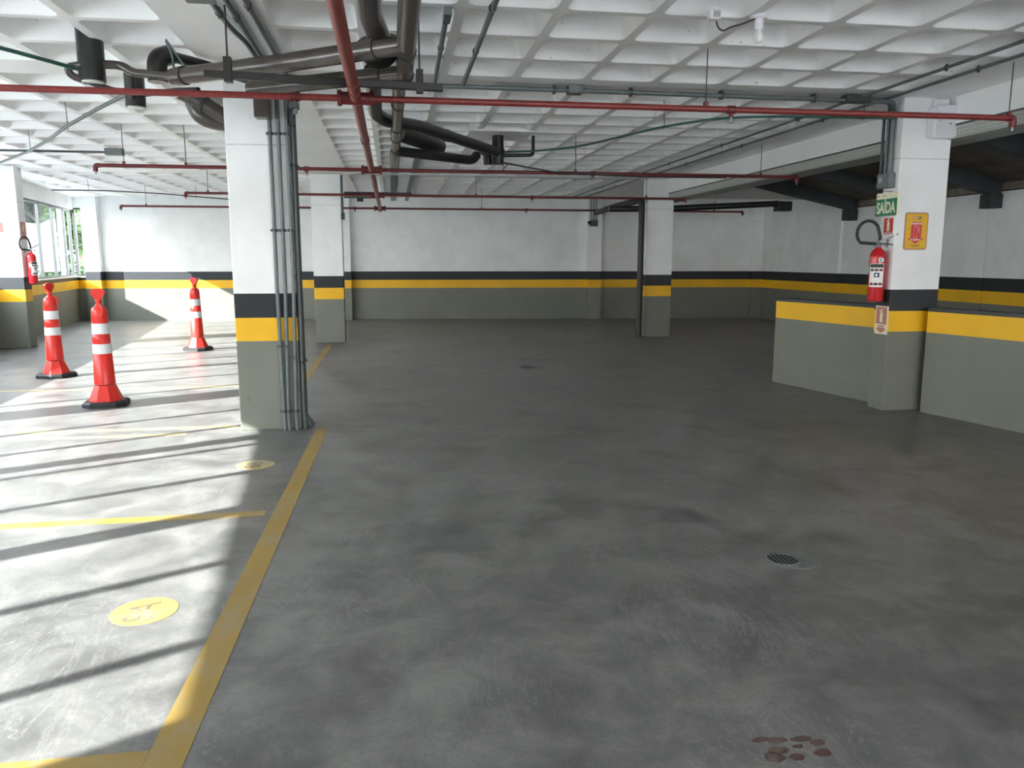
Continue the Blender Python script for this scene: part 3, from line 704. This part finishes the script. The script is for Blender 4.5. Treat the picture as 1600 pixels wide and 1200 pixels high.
# white wall box and horn
t = thing('white_wall_box', 'white rounded plastic box at the top of the right pillar', 'box', (5.19, 7.1, 2.66))
m = MB(); plate(m, rrect(.28, .30, .05, 5), (5.22, 7.1, 2.79), (1, 0, 0), (0, 0, 1), 0, .12); m.obj('housing', M_WPL, t, bevel=.02)
MB().box(5.235, 5.255, 6.977, 6.981, 2.765, 2.773).obj('indicator', M_BLKP, t); MB().box(5.135, 5.15, 6.977, 6.981, 2.793, 2.797).obj('emblem', M_BLKP, t)
t = thing('wall_horn', 'small white cylinder mounted just above the white box', 'sensor', (5.18, 7.05, 2.97))
MB().tube([(5.12, 7.04, 2.965), (5.24, 7.04, 2.975)], [.035, .032], 16).obj('body', M_WPL, t)
MB().box(5.15, 5.20, 7.04, 7.1, 2.95, 2.99).obj('bracket', M_WPL, t)

# bulb, sensor and their cable
t = thing('light_bulb', 'bare white bulb in a ceiling socket at the top right', 'lamp', (2.33, 4.95, ZC))
MB().lathe([(.055, .005), (.055, -.018), (.035, -.022)][::-1], (2.33, 4.95, ZC), 20).obj('rose', M_WPL, t)
MB().lathe([(.026, -.085), (.028, -.05), (.032, -.02)], (2.33, 4.95, ZC), 16).obj('socket', M_WPL, t)
MB().lathe([(.006, -.165), (.022, -.158), (.030, -.14), (.030, -.125), (.022, -.105), (.018, -.085)], (2.33, 4.95, ZC), 18).obj('bulb', M_BULB, t)
t = thing('motion_sensor', 'small white motion sensor on the ceiling left of the bulb', 'sensor', (1.98, 4.84, ZC))
MB().lathe([(.035, 0), (.035, -.02), (.03, -.022)][::-1], (1.98, 4.84, ZC), 16).obj('mount', M_WPL, t)
m = MB(); m.box(1.945, 2.015, 4.80, 4.86, ZC - .075, ZC - .018); m.obj('housing', M_WPL, t, bevel=.008)
MB().box(1.965, 2.008, 4.796, 4.80, ZC - .065, ZC - .03).obj('lens', M_UNDER, t)
tag(MB().tube([(2.0, 4.85, ZC - .04), (2.02, 4.87, ZC - .10), (2.06, 4.88, ZC - .125), (2.12, 4.90, ZC - .09), (2.2, 4.92, ZC - .065), (2.28, 4.94, ZC - .03), (2.33, 4.95, ZC - .01)], .0055, 8, .03).obj('cable', M_WIRE), 'black cable sagging between motion sensor and bulb', 'cable')

# ------------------------------------------------------------------ conduits
def conduit(name, pts, r_, lab, mat=None, clips=(), group='grey conduits', bend=.08, cat='conduit'):
    mat = mat or M_COND
    t = thing(name, lab, cat, pts[0], group); MB().tube(pts, r_, 10, bend).obj('pipe', mat, t)
    for p, ax in clips:
        e = Vector(ax).normalized() * .012; p = Vector(p)
        MB().tube([p - e, p + e], r_ * 1.35, 10).obj('clip', M_COND2, t)
        c = Vector((0, 0, 1)) if abs(ax[2]) < .5 else Vector((1, 0, 0))
        MB().bar(p - c * r_ * 1.9, p + c * r_ * 1.9, .012, .02).obj('clip_lug', M_COND2, t)
    return t
zc3 = 2.985
xs = [(-.985, -.972, 'first'), (-.915, -.935, 'second'), (-.845, -.868, 'third')]
for i, (xt, xb, nm) in enumerate(xs):
    conduit('conduit', [(xt, 7.075, 2.93), (xt, 7.075, 1.3), (xb, 7.075, .15), (xb + .005, 7.06, 0)], .0165, 'grey conduit down the front of the large pillar, %s from its left' % nm,
            clips=[((xt, 7.075, 2.55), (0, 0, 1)), ((xt, 7.075, 1.75), (0, 0, 1)), ((xb, 7.075, .75 - .1 * (i == 2)), (0, 0, 1)), ((xb, 7.075, .17), (0, 0, 1))], group='conduits down the large pillar', bend=.02)
for i, (yy, nm) in enumerate(((7.12, 'nearest'), (7.17, 'second'), (7.22, 'third'), (7.27, 'rearmost'))):
    conduit('conduit', [(-.808, yy, 2.93), (-.808, yy, .1), (-.805 + .02 * i, yy, 0)], .018, 'dark grey conduit down the right side of the large pillar, %s' % nm, M_COND2 if i % 2 else M_COND,
            clips=[((-.808, yy, 2.3), (0, 0, 1)), ((-.808, yy, .6), (0, 0, 1))], group='conduits down the large pillar', bend=.02)
# small junction fitting at the top of the side conduits
tag(MB().box(-.83, -.775, 7.08, 7.15, 2.62, 2.78).obj('conduit_fitting', M_COND2, bevel=.008), 'dark conduit fitting at the top right edge of the large pillar', 'fitting')
# ceiling conduits over the large pillar
conduit('conduit', [(-.90, 2.5, zc3), (-.915, 5.4, zc3), (-.92, 7.05, zc3), (-.92, 7.07, 2.9)], .018, 'grey ceiling conduit leaving the junction box, right one of the pair', clips=[((-.913, 5.35, zc3), (0, 1, 0))], group='conduits above the large pillar')
conduit('conduit', [(-1.0, 4.9, zc3), (-1.0, 5.55, zc3), (-.955, 5.95, zc3), (-.96, 7.05, zc3), (-.965, 7.07, 2.9)], .018, 'grey ceiling conduit with an S bend behind the junction box', clips=[((-1.0, 5.28, zc3), (0, 1, 0))], group='conduits above the large pillar', bend=.15)
conduit('conduit', [(-.80, 2.5, zc3), (-.805, 7.05, zc3), (-.805, 7.12, 2.9)], .018, 'grey ceiling conduit alone right of the junction box pair', clips=[((-.802, 5.1, zc3), (0, 1, 0))], group='conduits above the large pillar')
t = thing('junction_box', 'grey electrical junction box on the ceiling at the top left', 'junction box', (-1.0, 4.7, ZC))
MB().box(-1.09, -.95, 4.62, 4.90, ZC - .085, ZC).obj('housing', M_COND, t, bevel=.004); MB().box(-1.10, -.94, 4.61, 4.91, ZC - .095, ZC - .085).obj('cover', M_COND, t)
conduit('conduit', [(.375, 5.2, 2.995), (.40, 7.0, 2.985)], .018, 'grey ceiling conduit just right of the brown pipes', clips=[((.385, 5.9, 2.99), (0, 1, 0))], group='conduits above the aisle')
MBt = thing('conduit_end_box', 'small grey pull box on the ceiling just right of the brown pipes', 'junction box', (.37, 5.1, 2.99))
MB().box(.355, .40, 5.05, 5.25, 2.97, 3.015).obj('housing', M_COND, MBt)
conduit('conduit', [(.63, 2.5, 2.99), (.645, 7.05, 2.985)], .018, 'grey ceiling conduit right of centre meeting the long cross run', clips=[((.635, 4.95, 2.99), (0, 1, 0)), ((.64, 5.95, 2.99), (0, 1, 0))], group='conduits above the aisle')
for k, (zz, yy, nm) in enumerate(((2.975, 7.06, 'front'), (2.985, 7.11, 'rear'))):
    conduit('conduit', [(.45 if k == 0 else .9, yy, zz), (1.0, yy, zz), (4.70, yy, zz - .01), (4.80, 7.2 + .06 * k, 2.93), (4.80, 7.2 + .06 * k, 2.3)], .021,
            'long grey conduit across the ceiling band to the right pillar, %s one' % nm, clips=[((1.45, yy, zz), (1, 0, 0)), ((2.15, yy, zz), (1, 0, 0)), ((3.0, yy, zz), (1, 0, 0)), ((3.9, yy, zz), (1, 0, 0))], group='long cross conduits')
tag(MB().box(1.57, 1.70, 7.02, 7.13, 2.945, 3.015).obj('junction_box', M_COND, bevel=.004), 'grey square junction box in the long cross conduit', 'junction box')
tag(MB().box(4.20, 4.45, 7.02, 7.14, 2.95, 3.01).obj('junction_box', M_COND2, bevel=.004), 'dark conduit joint near the top of the right pillar', 'junction box')
conduit('conduit', [(4.79, 7.325, 2.93), (4.79, 7.325, 2.3)], .014, 'thin dark conduit at the rear edge of the right pillar side', M_COND2, group='conduits down the right pillar')
t = thing('junction_box', 'grey socket box under the conduits on the right pillar, above the exit sign', 'junction box', (4.8, 7.23, 2.2))
MB().box(4.765, 4.84, 7.15, 7.34, 2.19, 2.33).obj('housing', M_COND, t, bevel=.004); MB().tube([(4.765, 7.27, 2.27), (4.755, 7.27, 2.27)], .03, 16).obj('socket', M_UNDER, t)
tag(MB().tube([(4.76, 7.3, 2.28), (4.745, 7.335, 2.22), (4.76, 7.28, 2.17), (4.80, 7.1, 2.147)], .003, 6, .05).obj('wire', M_WIRE), 'thin loose wire from socket box to exit sign', 'wire')
for k, (xx, nm) in enumerate(((4.36, 'left'), (4.64, 'right'))):
    conduit('conduit', [(xx, 2.0, 2.995), (xx, 19.3, 2.995)], .014, 'long thin conduit running away under the right ceiling, %s of the pair' % nm,
            clips=[((xx, q, 2.995), (0, 1, 0)) for q in (5.9, 8.2, 10.2, 12.2, 14.2, 16.2)], group='paired receding conduits')
t = thing('conduit_box', 'small grey box with conduits on the far wall pilaster', 'junction box', (5.0, 19.6, 2.3), 'small conduit boxes')
MB().box(4.97, 5.14, 19.49, 19.6, 2.33, 2.48).obj('housing', M_COND2, t)
for k in range(3): MB().tube([(5.0 + .055 * k, 19.57, 2.48), (4.97 + .075 * k, 19.57, 3.0)], .012, 8).obj('pipe', M_COND, t)
MB().tube([(4.90, 19.5, 2.40), (4.97, 19.5, 2.44)], [.05, .03], 10).obj('sensor_head', M_BLK, t)
t = thing('conduit', 'grey conduit with end box on the middle pillar right edge', 'conduit', (-.84, 14.6, 2.2), 'small conduit boxes')
MB().tube([(-.84, 14.57, 2.3), (-.84, 14.57, 2.98)], .02, 8).obj('pipe', M_COND2, t); MB().box(-.865, -.80, 14.53, 14.6, 2.21, 2.33).obj('end_box', M_COND2, t)

# ------------------------------------------------------------------ hoses and thin cables
def hose(pts, r_, mat, lab, hooks=(), grp=None, nm='hose', cat='hose'):
    t = thing(nm, lab, cat, pts[0], grp); MB().tube(pts, r_, 8, .25).obj('tube', mat, t)
    for h in hooks: MB().tube([(h[0], h[1], h[2] + r_), (h[0], h[1], h[2] - r_ * 1.5), (h[0] + .03, h[1], h[2] - r_), (h[0] + .02, h[1], ZC + .05)], .0035, 6).obj('hook', M_ROD, t)
    return t
hose([(1.39, 9.8, 2.80), (1.8, 9.6, 2.795), (2.2, 9.2, 2.80), (2.7, 7.8, 2.81), (3.1, 7.3, 2.82), (3.6, 7.2, 2.83), (4.82, 7.18, 2.84)], .012, M_GREEN, 'dark green hose from the centre pipes to the right pillar', [(2.7, 7.82, 2.81), (4.45, 7.17, 2.83)])
hose([(-3.4, 5.0, 2.93), (-2.5, 5.75, 2.86), (-2.12, 6.2, 2.82)], .014, M_GREEN, 'dark green hose entering the frame high on the left')
hose([(-2.13, 7.2, 2.86), (-2.55, 7.75, 2.83), (-3.15, 8.6, 2.79), (-3.7, 9.6, 2.80), (-4.3, 10.55, 2.79), (-5.2, 11.8, 2.78), (-6.2, 12.6, 2.76)], .017, M_GREYH, 'grey green hose sagging from ceiling hooks on the left', [(-3.15, 8.6, 2.79), (-4.3, 10.55, 2.79)])
t = hose([(-6.2, 10.55, 2.80), (-3.4, 10.55, 2.80)], .013, M_COND2, 'thin straight conduit ending in a small grey box on the left', nm='conduit', cat='conduit')
MB().box(-3.42, -3.22, 10.50, 10.60, 2.765, 2.845).obj('end_box', M_COND, t)
hose([(-6.3, 16.3, 2.80), (-5.4, 16.4, 2.81), (-4.5, 17.0, 2.81), (-3.5, 18.0, 2.79), (-2.6, 18.6, 2.79)], .011, M_COND2, 'thin dark cable hung in front of the left far ceiling', [(-5.7, 16.38, 2.81), (-4.0, 17.5, 2.80)])
hose([(1.38, 9.85, 2.68), (2.1, 10.0, 2.585), (3.2, 10.05, 2.56), (4.4, 10.1, 2.57)], .010, M_WIRE, 'thin black cable behind the second red pipe')

# ------------------------------------------------------------------ red sprinkler pipes
def rod(parent, x, y, z, top=3.2):
    MB().tube([(x, y, z), (x, y, top)], .0045, 6).obj('hanger_rod', M_ROD, parent); MB().box(x - .014, x + .014, y - .014, y + .014, z - .02, z + .05).obj('clamp', M_REDB, parent)
def head(parent, x, y, z):
    MB().tube([(x - .03, y, z), (x + .03, y, z)], .030, 12).obj('tee', M_REDB, parent)
    h = MB(); h.tube([(x, y, z), (x, y, z - .055)], .016, 10); h.obj('nipple', M_REDB, parent)
    h = MB(); h.tube([(x, y, z - .055), (x, y, z - .085)], .008, 8); h.lathe([(.017, -.09), (.017, -.087)], (x, y, z), 12); h.obj('sprinkler_head', M_CHROME, parent)
t = thing('sprinkler_main', 'thick red sprinkler main running away from the camera under the ceiling', 'pipe', (-.215, 2, 2.6))
m = MB(); m.tube([(-.215, 1.5, 2.6), (-.215, 18.0, 2.6)], .037, 16); m.obj('pipe', M_RED, t)
for yy in (5.25, 5.5, 7.6, 7.72, 12.0): MB().tube([(-.215, yy - .018, 2.6), (-.215, yy + .018, 2.6)], .042, 16).obj('coupling', M_REDB if yy > 8 else M_RED, t)
MB().tube([(-.215, 17.95, 2.6), (-.215, 18.1, 2.6)], .047, 12).obj('end_cap', M_REDB, t)
BR = [(5.75, -3.6, 4.86, 'nearest thin red sprinkler branch spanning the whole picture', (2.32, 4.82), (2.52, -.62), False),
      (10.15, -3.42, 5.42, 'second red sprinkler branch, with elbow ends left and far right', (-3.1, -2.4, 2.37, 4.9), (-1.0, 2.6), True),
      (14.05, -3.36, 5.34, 'third red sprinkler branch, ending just past the distant pillar', (-3.0, 1.5, 4.6), (2.5,), True),
      (17.6, -5.5, 8.1, 'farthest thin red sprinkler branch close to the far wall', (-5.0, 7.4, 2.0), (-.75, 3.0), True)]
for yy, x0, x1, lab, rods, heads, el in BR:
    t = thing('sprinkler_branch', lab, 'pipe', (x0, yy, 2.6), 'red sprinkler branches')
    z = 2.6
    MB().tube([(x0, yy, z), (x1, yy, z)], .0225 if yy < 12 else .021, 12).obj('pipe', M_RED if yy < 8 else M_REDB, t)
    MB().tube([(-.31, yy, z), (-.12, yy, z)], .043, 14).obj('tee_fitting', M_REDB, t)
    for dx in (-.11, .11): MB().tube([(-.215 + dx - .014, yy, z), (-.215 + dx + .014, yy, z)], .054, 14).obj('collar', M_REDB, t)
    for x in ((x0, x1) if el else (x1,)):
        MB().tube([(x + (.05 if x == x0 else -.05), yy, z), (x, yy, z), (x, yy, z - .07)], .028, 10, .03).obj('elbow', M_REDB, t)
        MB().tube([(x, yy, z - .07), (x, yy, z - .10)], .010, 8).obj('sprinkler_head', M_CHROME, t)
    for x in rods: rod(t, x, yy, z)
    for x in heads: head(t, x, yy, z)
# bracket at the pillar
t = thing('pipe_bracket', 'steel bracket holding the nearest red branch by the large pillar', 'bracket', (-.62, 5.75, 2.6))
MB().box(-.66, -.60, 5.72, 5.78, 2.52, 2.56).obj('strap', M_COND2, t); MB().bar((-.62, 5.75, 2.5), (-.78, 7.05, 2.72), .02, .03).obj('arm', M_COND2, t)

# ------------------------------------------------------------------ brown and black drain pipes
def pipe(name, pts, r_, mat, lab, rings=(), bend=.09, grp='drain pipes', seg=16):
    t = thing(name, lab, 'pipe', pts[0], grp); MB().tube(pts, r_, seg, bend).obj('pipe', mat, t)
    for p, d in rings:
        e = Vector(d).normalized() * .03; p = Vector(p); MB().tube([p - e, p + e], r_ * 1.10, seg).obj('socket', mat, t)
        MB().tube([p - e * 1.15, p - e * .95], r_ * 1.14, seg).obj('seal_ring', M_WIRE, t)
    return t
pipe('drain_pipe', [(.115, 1.8, 2.72), (.115, 5.60, 2.72)], .056, M_BROWN, 'brown drain pipe running towards the camera right of the red main', [((.115, 4.95, 2.72), (0, 1, 0)), ((.115, 5.55, 2.72), (0, 1, 0))])
pipe('drain_pipe', [(.085, 5.62, 2.72), (.075, 10.8, 2.72)], .048, M_BROWN, 'grey brown drain pipe continuing away beyond the dark cross bar', [((.08, 7.75, 2.72), (0, 1, 0)), ((.08, 8.4, 2.72), (0, 1, 0)), ((.08, 6.6, 2.72), (0, 1, 0)), ((.078, 9.2, 2.72), (0, 1, 0))])
dA = Vector((-1.33 - .05, 5.9 - 4.75, 0)).normalized()
pipe('drain_pipe', [(.115, 4.78, 2.72), (-.62, 5.32, 2.72), (-1.45, 5.93, 2.74)], .056, M_BROWN, 'upper long brown drain pipe slanting left to the ceiling outlets', [((-.08, 4.925, 2.72), (-.74, .54, 0)), ((-1.38, 5.88, 2.738), (-.8, .6, 0))], .0)
pipe('drain_pipe', [(.115, 5.50, 2.72), (-.40, 5.80, 2.72), (-.98, 6.15, 2.72)], .054, M_BROWN, 'lower brown drain pipe slanting left to the top of the large pillar', [((-.06, 5.60, 2.72), (-.9, .5, 0))], .0)
pipe('drain_pipe', [(-.085, 1.8, 2.86), (-.085, 4.75, 2.86), (-.03, 5.05, 2.80)], .066, M_BROWN, 'thick brown pipe at the top of the frame between red main and drain pipe', (), .12)
pipe('pipe_elbow', [(-.14, 5.22, 2.84), (-.07, 5.30, 2.74), (.02, 5.32, 2.79), (.03, 5.33, 2.90)], .062, M_DARK, 'dark pipe elbow hanging between the two brown drain pipes', (), .10)
pipe('drain_pipe', [(-.10, 5.7, 2.77), (-.105, 7.1, 2.74), (-.02, 7.45, 2.74), (.30, 8.0, 2.79), (1.30, 9.80, 2.80)], .058, M_DARK, 'long black drain pipe from behind the red main down to the centre outlet', [((.62, 8.6, 2.795), (.55, .95, 0))], .12)
pipe('drain_pipe', [(.10, 8.75, 2.84), (.60, 9.75, 2.84)], .09, M_DARK, 'short thick black pipe with an open end left of the centre outlet')
pipe('drain_pipe', [(.09, 9.15, 2.70), (.75, 9.58, 2.69), (1.0, 9.75, 2.69), (1.06, 9.8, 2.76)], .055, M_DARK, 'lower black drain pipe ending in a bend beside the centre outlet', (), .09)
t = thing('drain_outlet', 'black ceiling drain outlet with a small trap in the centre of the ceiling', 'drain outlet', (1.33, 9.95, 2.67), 'ceiling drain outlets')
MB().tube([(1.33, 9.9, 3.01), (1.33, 9.9, 2.665)], .072, 16).obj('body', M_DARK, t); MB().lathe([(.085, -.06), (.085, .0)], (1.33, 9.9, 2.84), 16).obj('collar', M_DARK, t)
MB().tube([(1.13, 10.05, 2.86), (1.21, 10.0, 2.81), (1.22, 10.0, 2.67)], .055, 12, .05).obj('trap', M_DARK, t)
MB().tube([(1.38, 9.9, 2.77), (1.78, 9.95, 2.79), (1.78, 9.95, 3.02)], .022, 10, .05).obj('side_pipe', M_DARK, t)
MB().tube([(1.36, 9.86, 2.68), (1.41, 9.85, 2.62), (1.36, 9.85, 2.57), (1.45, 9.87, 2.66)], .005, 6, .03).obj('wire_loop', M_WIRE, t)
MB().box(.95, 1.72, 9.55, 10.28, 3.005, 3.12).obj('ceiling_infill', M_CEIL, t, 'white concrete infill around the outlet')
t = thing('drain_outlet', 'tall black ceiling drain outlet at upper left, nearest the window side', 'drain outlet', (-2.05, 6.2, 2.7), 'ceiling drain outlets')
MB().tube([(-2.06, 6.2, 3.12), (-2.06, 6.2, 2.745)], .088, 18).obj('body', M_DARK, t); MB().tube([(-2.06, 6.2, 2.75), (-2.06, 6.2, 2.735)], .07, 18).obj('end_plate', M_SWH, t)
MB().tube([(-2.1, 6.15, 2.85), (-2.22, 6.18, 2.835), (-2.20, 6.2, 2.78), (-2.1, 6.2, 2.75)], .026, 10, .06).obj('side_loop', M_BROWN, t)
MB().tube([(-1.99, 6.2, 2.865), (-1.86, 6.2, 2.865), (-1.78, 6.18, 2.81), (-1.62, 6.08, 2.785), (-1.45, 5.95, 2.745)], [.03] * 24 + [.045] * 0 or .03, 12, .07).obj('branch_pipe', M_BROWN, t)
MB().tube([(-2.12, 6.2, 2.76), (-1.95, 6.25, 2.70), (-1.82, 6.4, 2.72)], .022, 8, .05).obj('drain_tail', M_DARK, t)
t = thing('drain_outlet', 'rounded dark drain outlet elbow between the two left outlets and the brown pipe', 'drain outlet', (-1.6, 6.1, 2.7), 'ceiling drain outlets')
MB().tube([(-1.60, 6.12, 2.74), (-1.60, 6.12, 2.90), (-1.53, 6.2, 2.945)], .068, 16, .06).obj('body', M_DARK, t)
MB().tube([(-1.53, 6.25, 2.945), (-1.40, 6.5, 2.96), (-1.0, 7.0, 2.93)], .040, 12, .06).obj('branch_pipe', M_DARK, t)
MB().tube([(-1.50, 6.0, 2.99), (-1.46, 5.98, 2.90), (-1.44, 5.95, 2.70)], .008, 8, .04).obj('strap', M_GREYH, t); MB().tube([(-1.50, 6.0, 3.0), (-1.38, 5.98, 2.82)], .007, 8).obj('strap', M_GREYH, t)
t = thing('drain_outlet', 'small black drain outlet with a pale end hanging below the nearest red branch', 'drain outlet', (-2.09, 7.2, 2.75), 'ceiling drain outlets')
MB().tube([(-2.07, 7.2, 3.15), (-2.07, 7.2, 2.755)], .079, 16).obj('body', M_DARK, t); MB().tube([(-2.07, 7.2, 2.757), (-2.07, 7.2, 2.748)], .062, 16).obj('end_plate', M_SWH, t)
MB().tube([(-2.07, 7.12, 2.98), (-2.07, 7.12, 2.80)], .02, 8).obj('side_rib', M_DARK, t)
MB().tube([(-2.0, 7.2, 2.86), (-1.7, 7.05, 2.87), (-1.5, 6.9, 2.85)], .022, 8, .05).obj('branch_pipe', M_DARK, t)
t = thing('drain_outlet', 'brown double pipe elbow just left of the large pillar top', 'drain outlet', (-1.75, 8.2, 2.9), 'ceiling drain outlets')
MB().tube([(-2.0, 8.2, 3.10), (-1.85, 8.2, 3.04), (-1.45, 8.2, 2.80)], .075, 16, .08).obj('pipe', M_BROWN, t)
MB().tube([(-1.86, 8.32, 3.02), (-1.82, 8.32, 2.90), (-1.70, 8.32, 2.84), (-1.45, 8.32, 2.82)], .085, 16, .10).obj('elbow', M_BROWN, t)
MB().tube([(-1.76, 8.2, 2.985), (-1.73, 8.2, 2.967)], .083, 16).obj('seal_ring', M_WIRE, t)
tag(MB().box(-1.09, -.96, 6.95, 7.09, 2.66, 2.95).obj('pipe_box', M_BROWN, bevel=.01), 'short brown pipe stub at the top of the large pillar', 'pipe')
# dark cross bar with its two hanger rods
t = thing('pipe_support_bar', 'dark steel bar hung on two rods under the slanting brown pipes', 'bar', (-1.1, 5.2, 2.62))
MB().bar((-1.10, 5.22, 2.615), (.36, 5.40, 2.615), .05, .045).obj('channel', M_CHAN, t, bevel=.004)
for x, y in ((-.96, 5.24), (.21, 5.385)): MB().tube([(x, y, 2.6), (x, y, 3.05)], .006, 8).obj('hanger_rod', M_ROD, t); MB().box(x - .022, x + .022, y - .03, y + .03, 2.575, 2.72).obj('clamp', M_CHAN, t)
# black downpipe at the distant pillar
pipe('downpipe', [(4.52, 17.3, 2.53), (4.62, 16.0, 2.60), (4.76, 14.78, 2.63), (4.755, 14.78, 0.02)], .058, M_CHAN, 'dark downpipe standing at the left edge of the distant pillar', [((4.757, 14.78, .95), (0, 0, 1))], .10, 'far drain pipes')
pipe('drain_pipe', [(4.3, 15.45, 2.50), (5.5, 15.35, 2.51), (7.75, 15.2, 2.62)], .06, M_DARK, 'black drain pipe crossing behind the distant pillar to the right', (), .1, 'far drain pipes')
tag(MB().box(7.72, 8.0, 15.1, 15.35, 2.47, 2.66).obj('drain_box', M_DARK, bevel=.01), 'square black end box of the far drain pipe', 'drain outlet')
tag(MB().box(5.45, 5.62, 15.4, 15.6, 2.68, 2.80).obj('pipe_stub', M_DARK), 'small dark block where the white beam meets the distant pillar', 'fitting')
# flat trays beyond the brown pipe and the dark cross duct
for k, (x0, x1, nm) in enumerate(((.02, .15, 'left'), (.36, .44, 'right'))):
    tag(MB().box(x0, x1, 11.0, 19.5, 2.90, 2.96).obj('cable_tray', M_COND, bevel=.004), 'grey flat duct running to the far wall beyond the red main, %s one' % nm, 'duct', 'receding grey ducts')
t = thing('cross_duct', 'dark horizontal duct between the middle pillar and the red main', 'duct', (-.86, 15.6, 2.62))
MB().box(-.86, .42, 15.6, 15.72, 2.71, 2.78).obj('duct', M_COND2, t); MB().box(-.86, -.2, 15.55, 15.60, 2.66, 2.69).obj('rail', M_COND2, t); MB().box(-.62, -.50, 15.56, 15.64, 2.60, 2.66).obj('drop_box', M_DARK, t)
tag(MB().box(-1.5, 3.4, 10.3, 10.34, 2.56, 2.585).obj('cable_channel', M_UNDER), 'pale thin channel just below and behind the second red branch', 'channel')
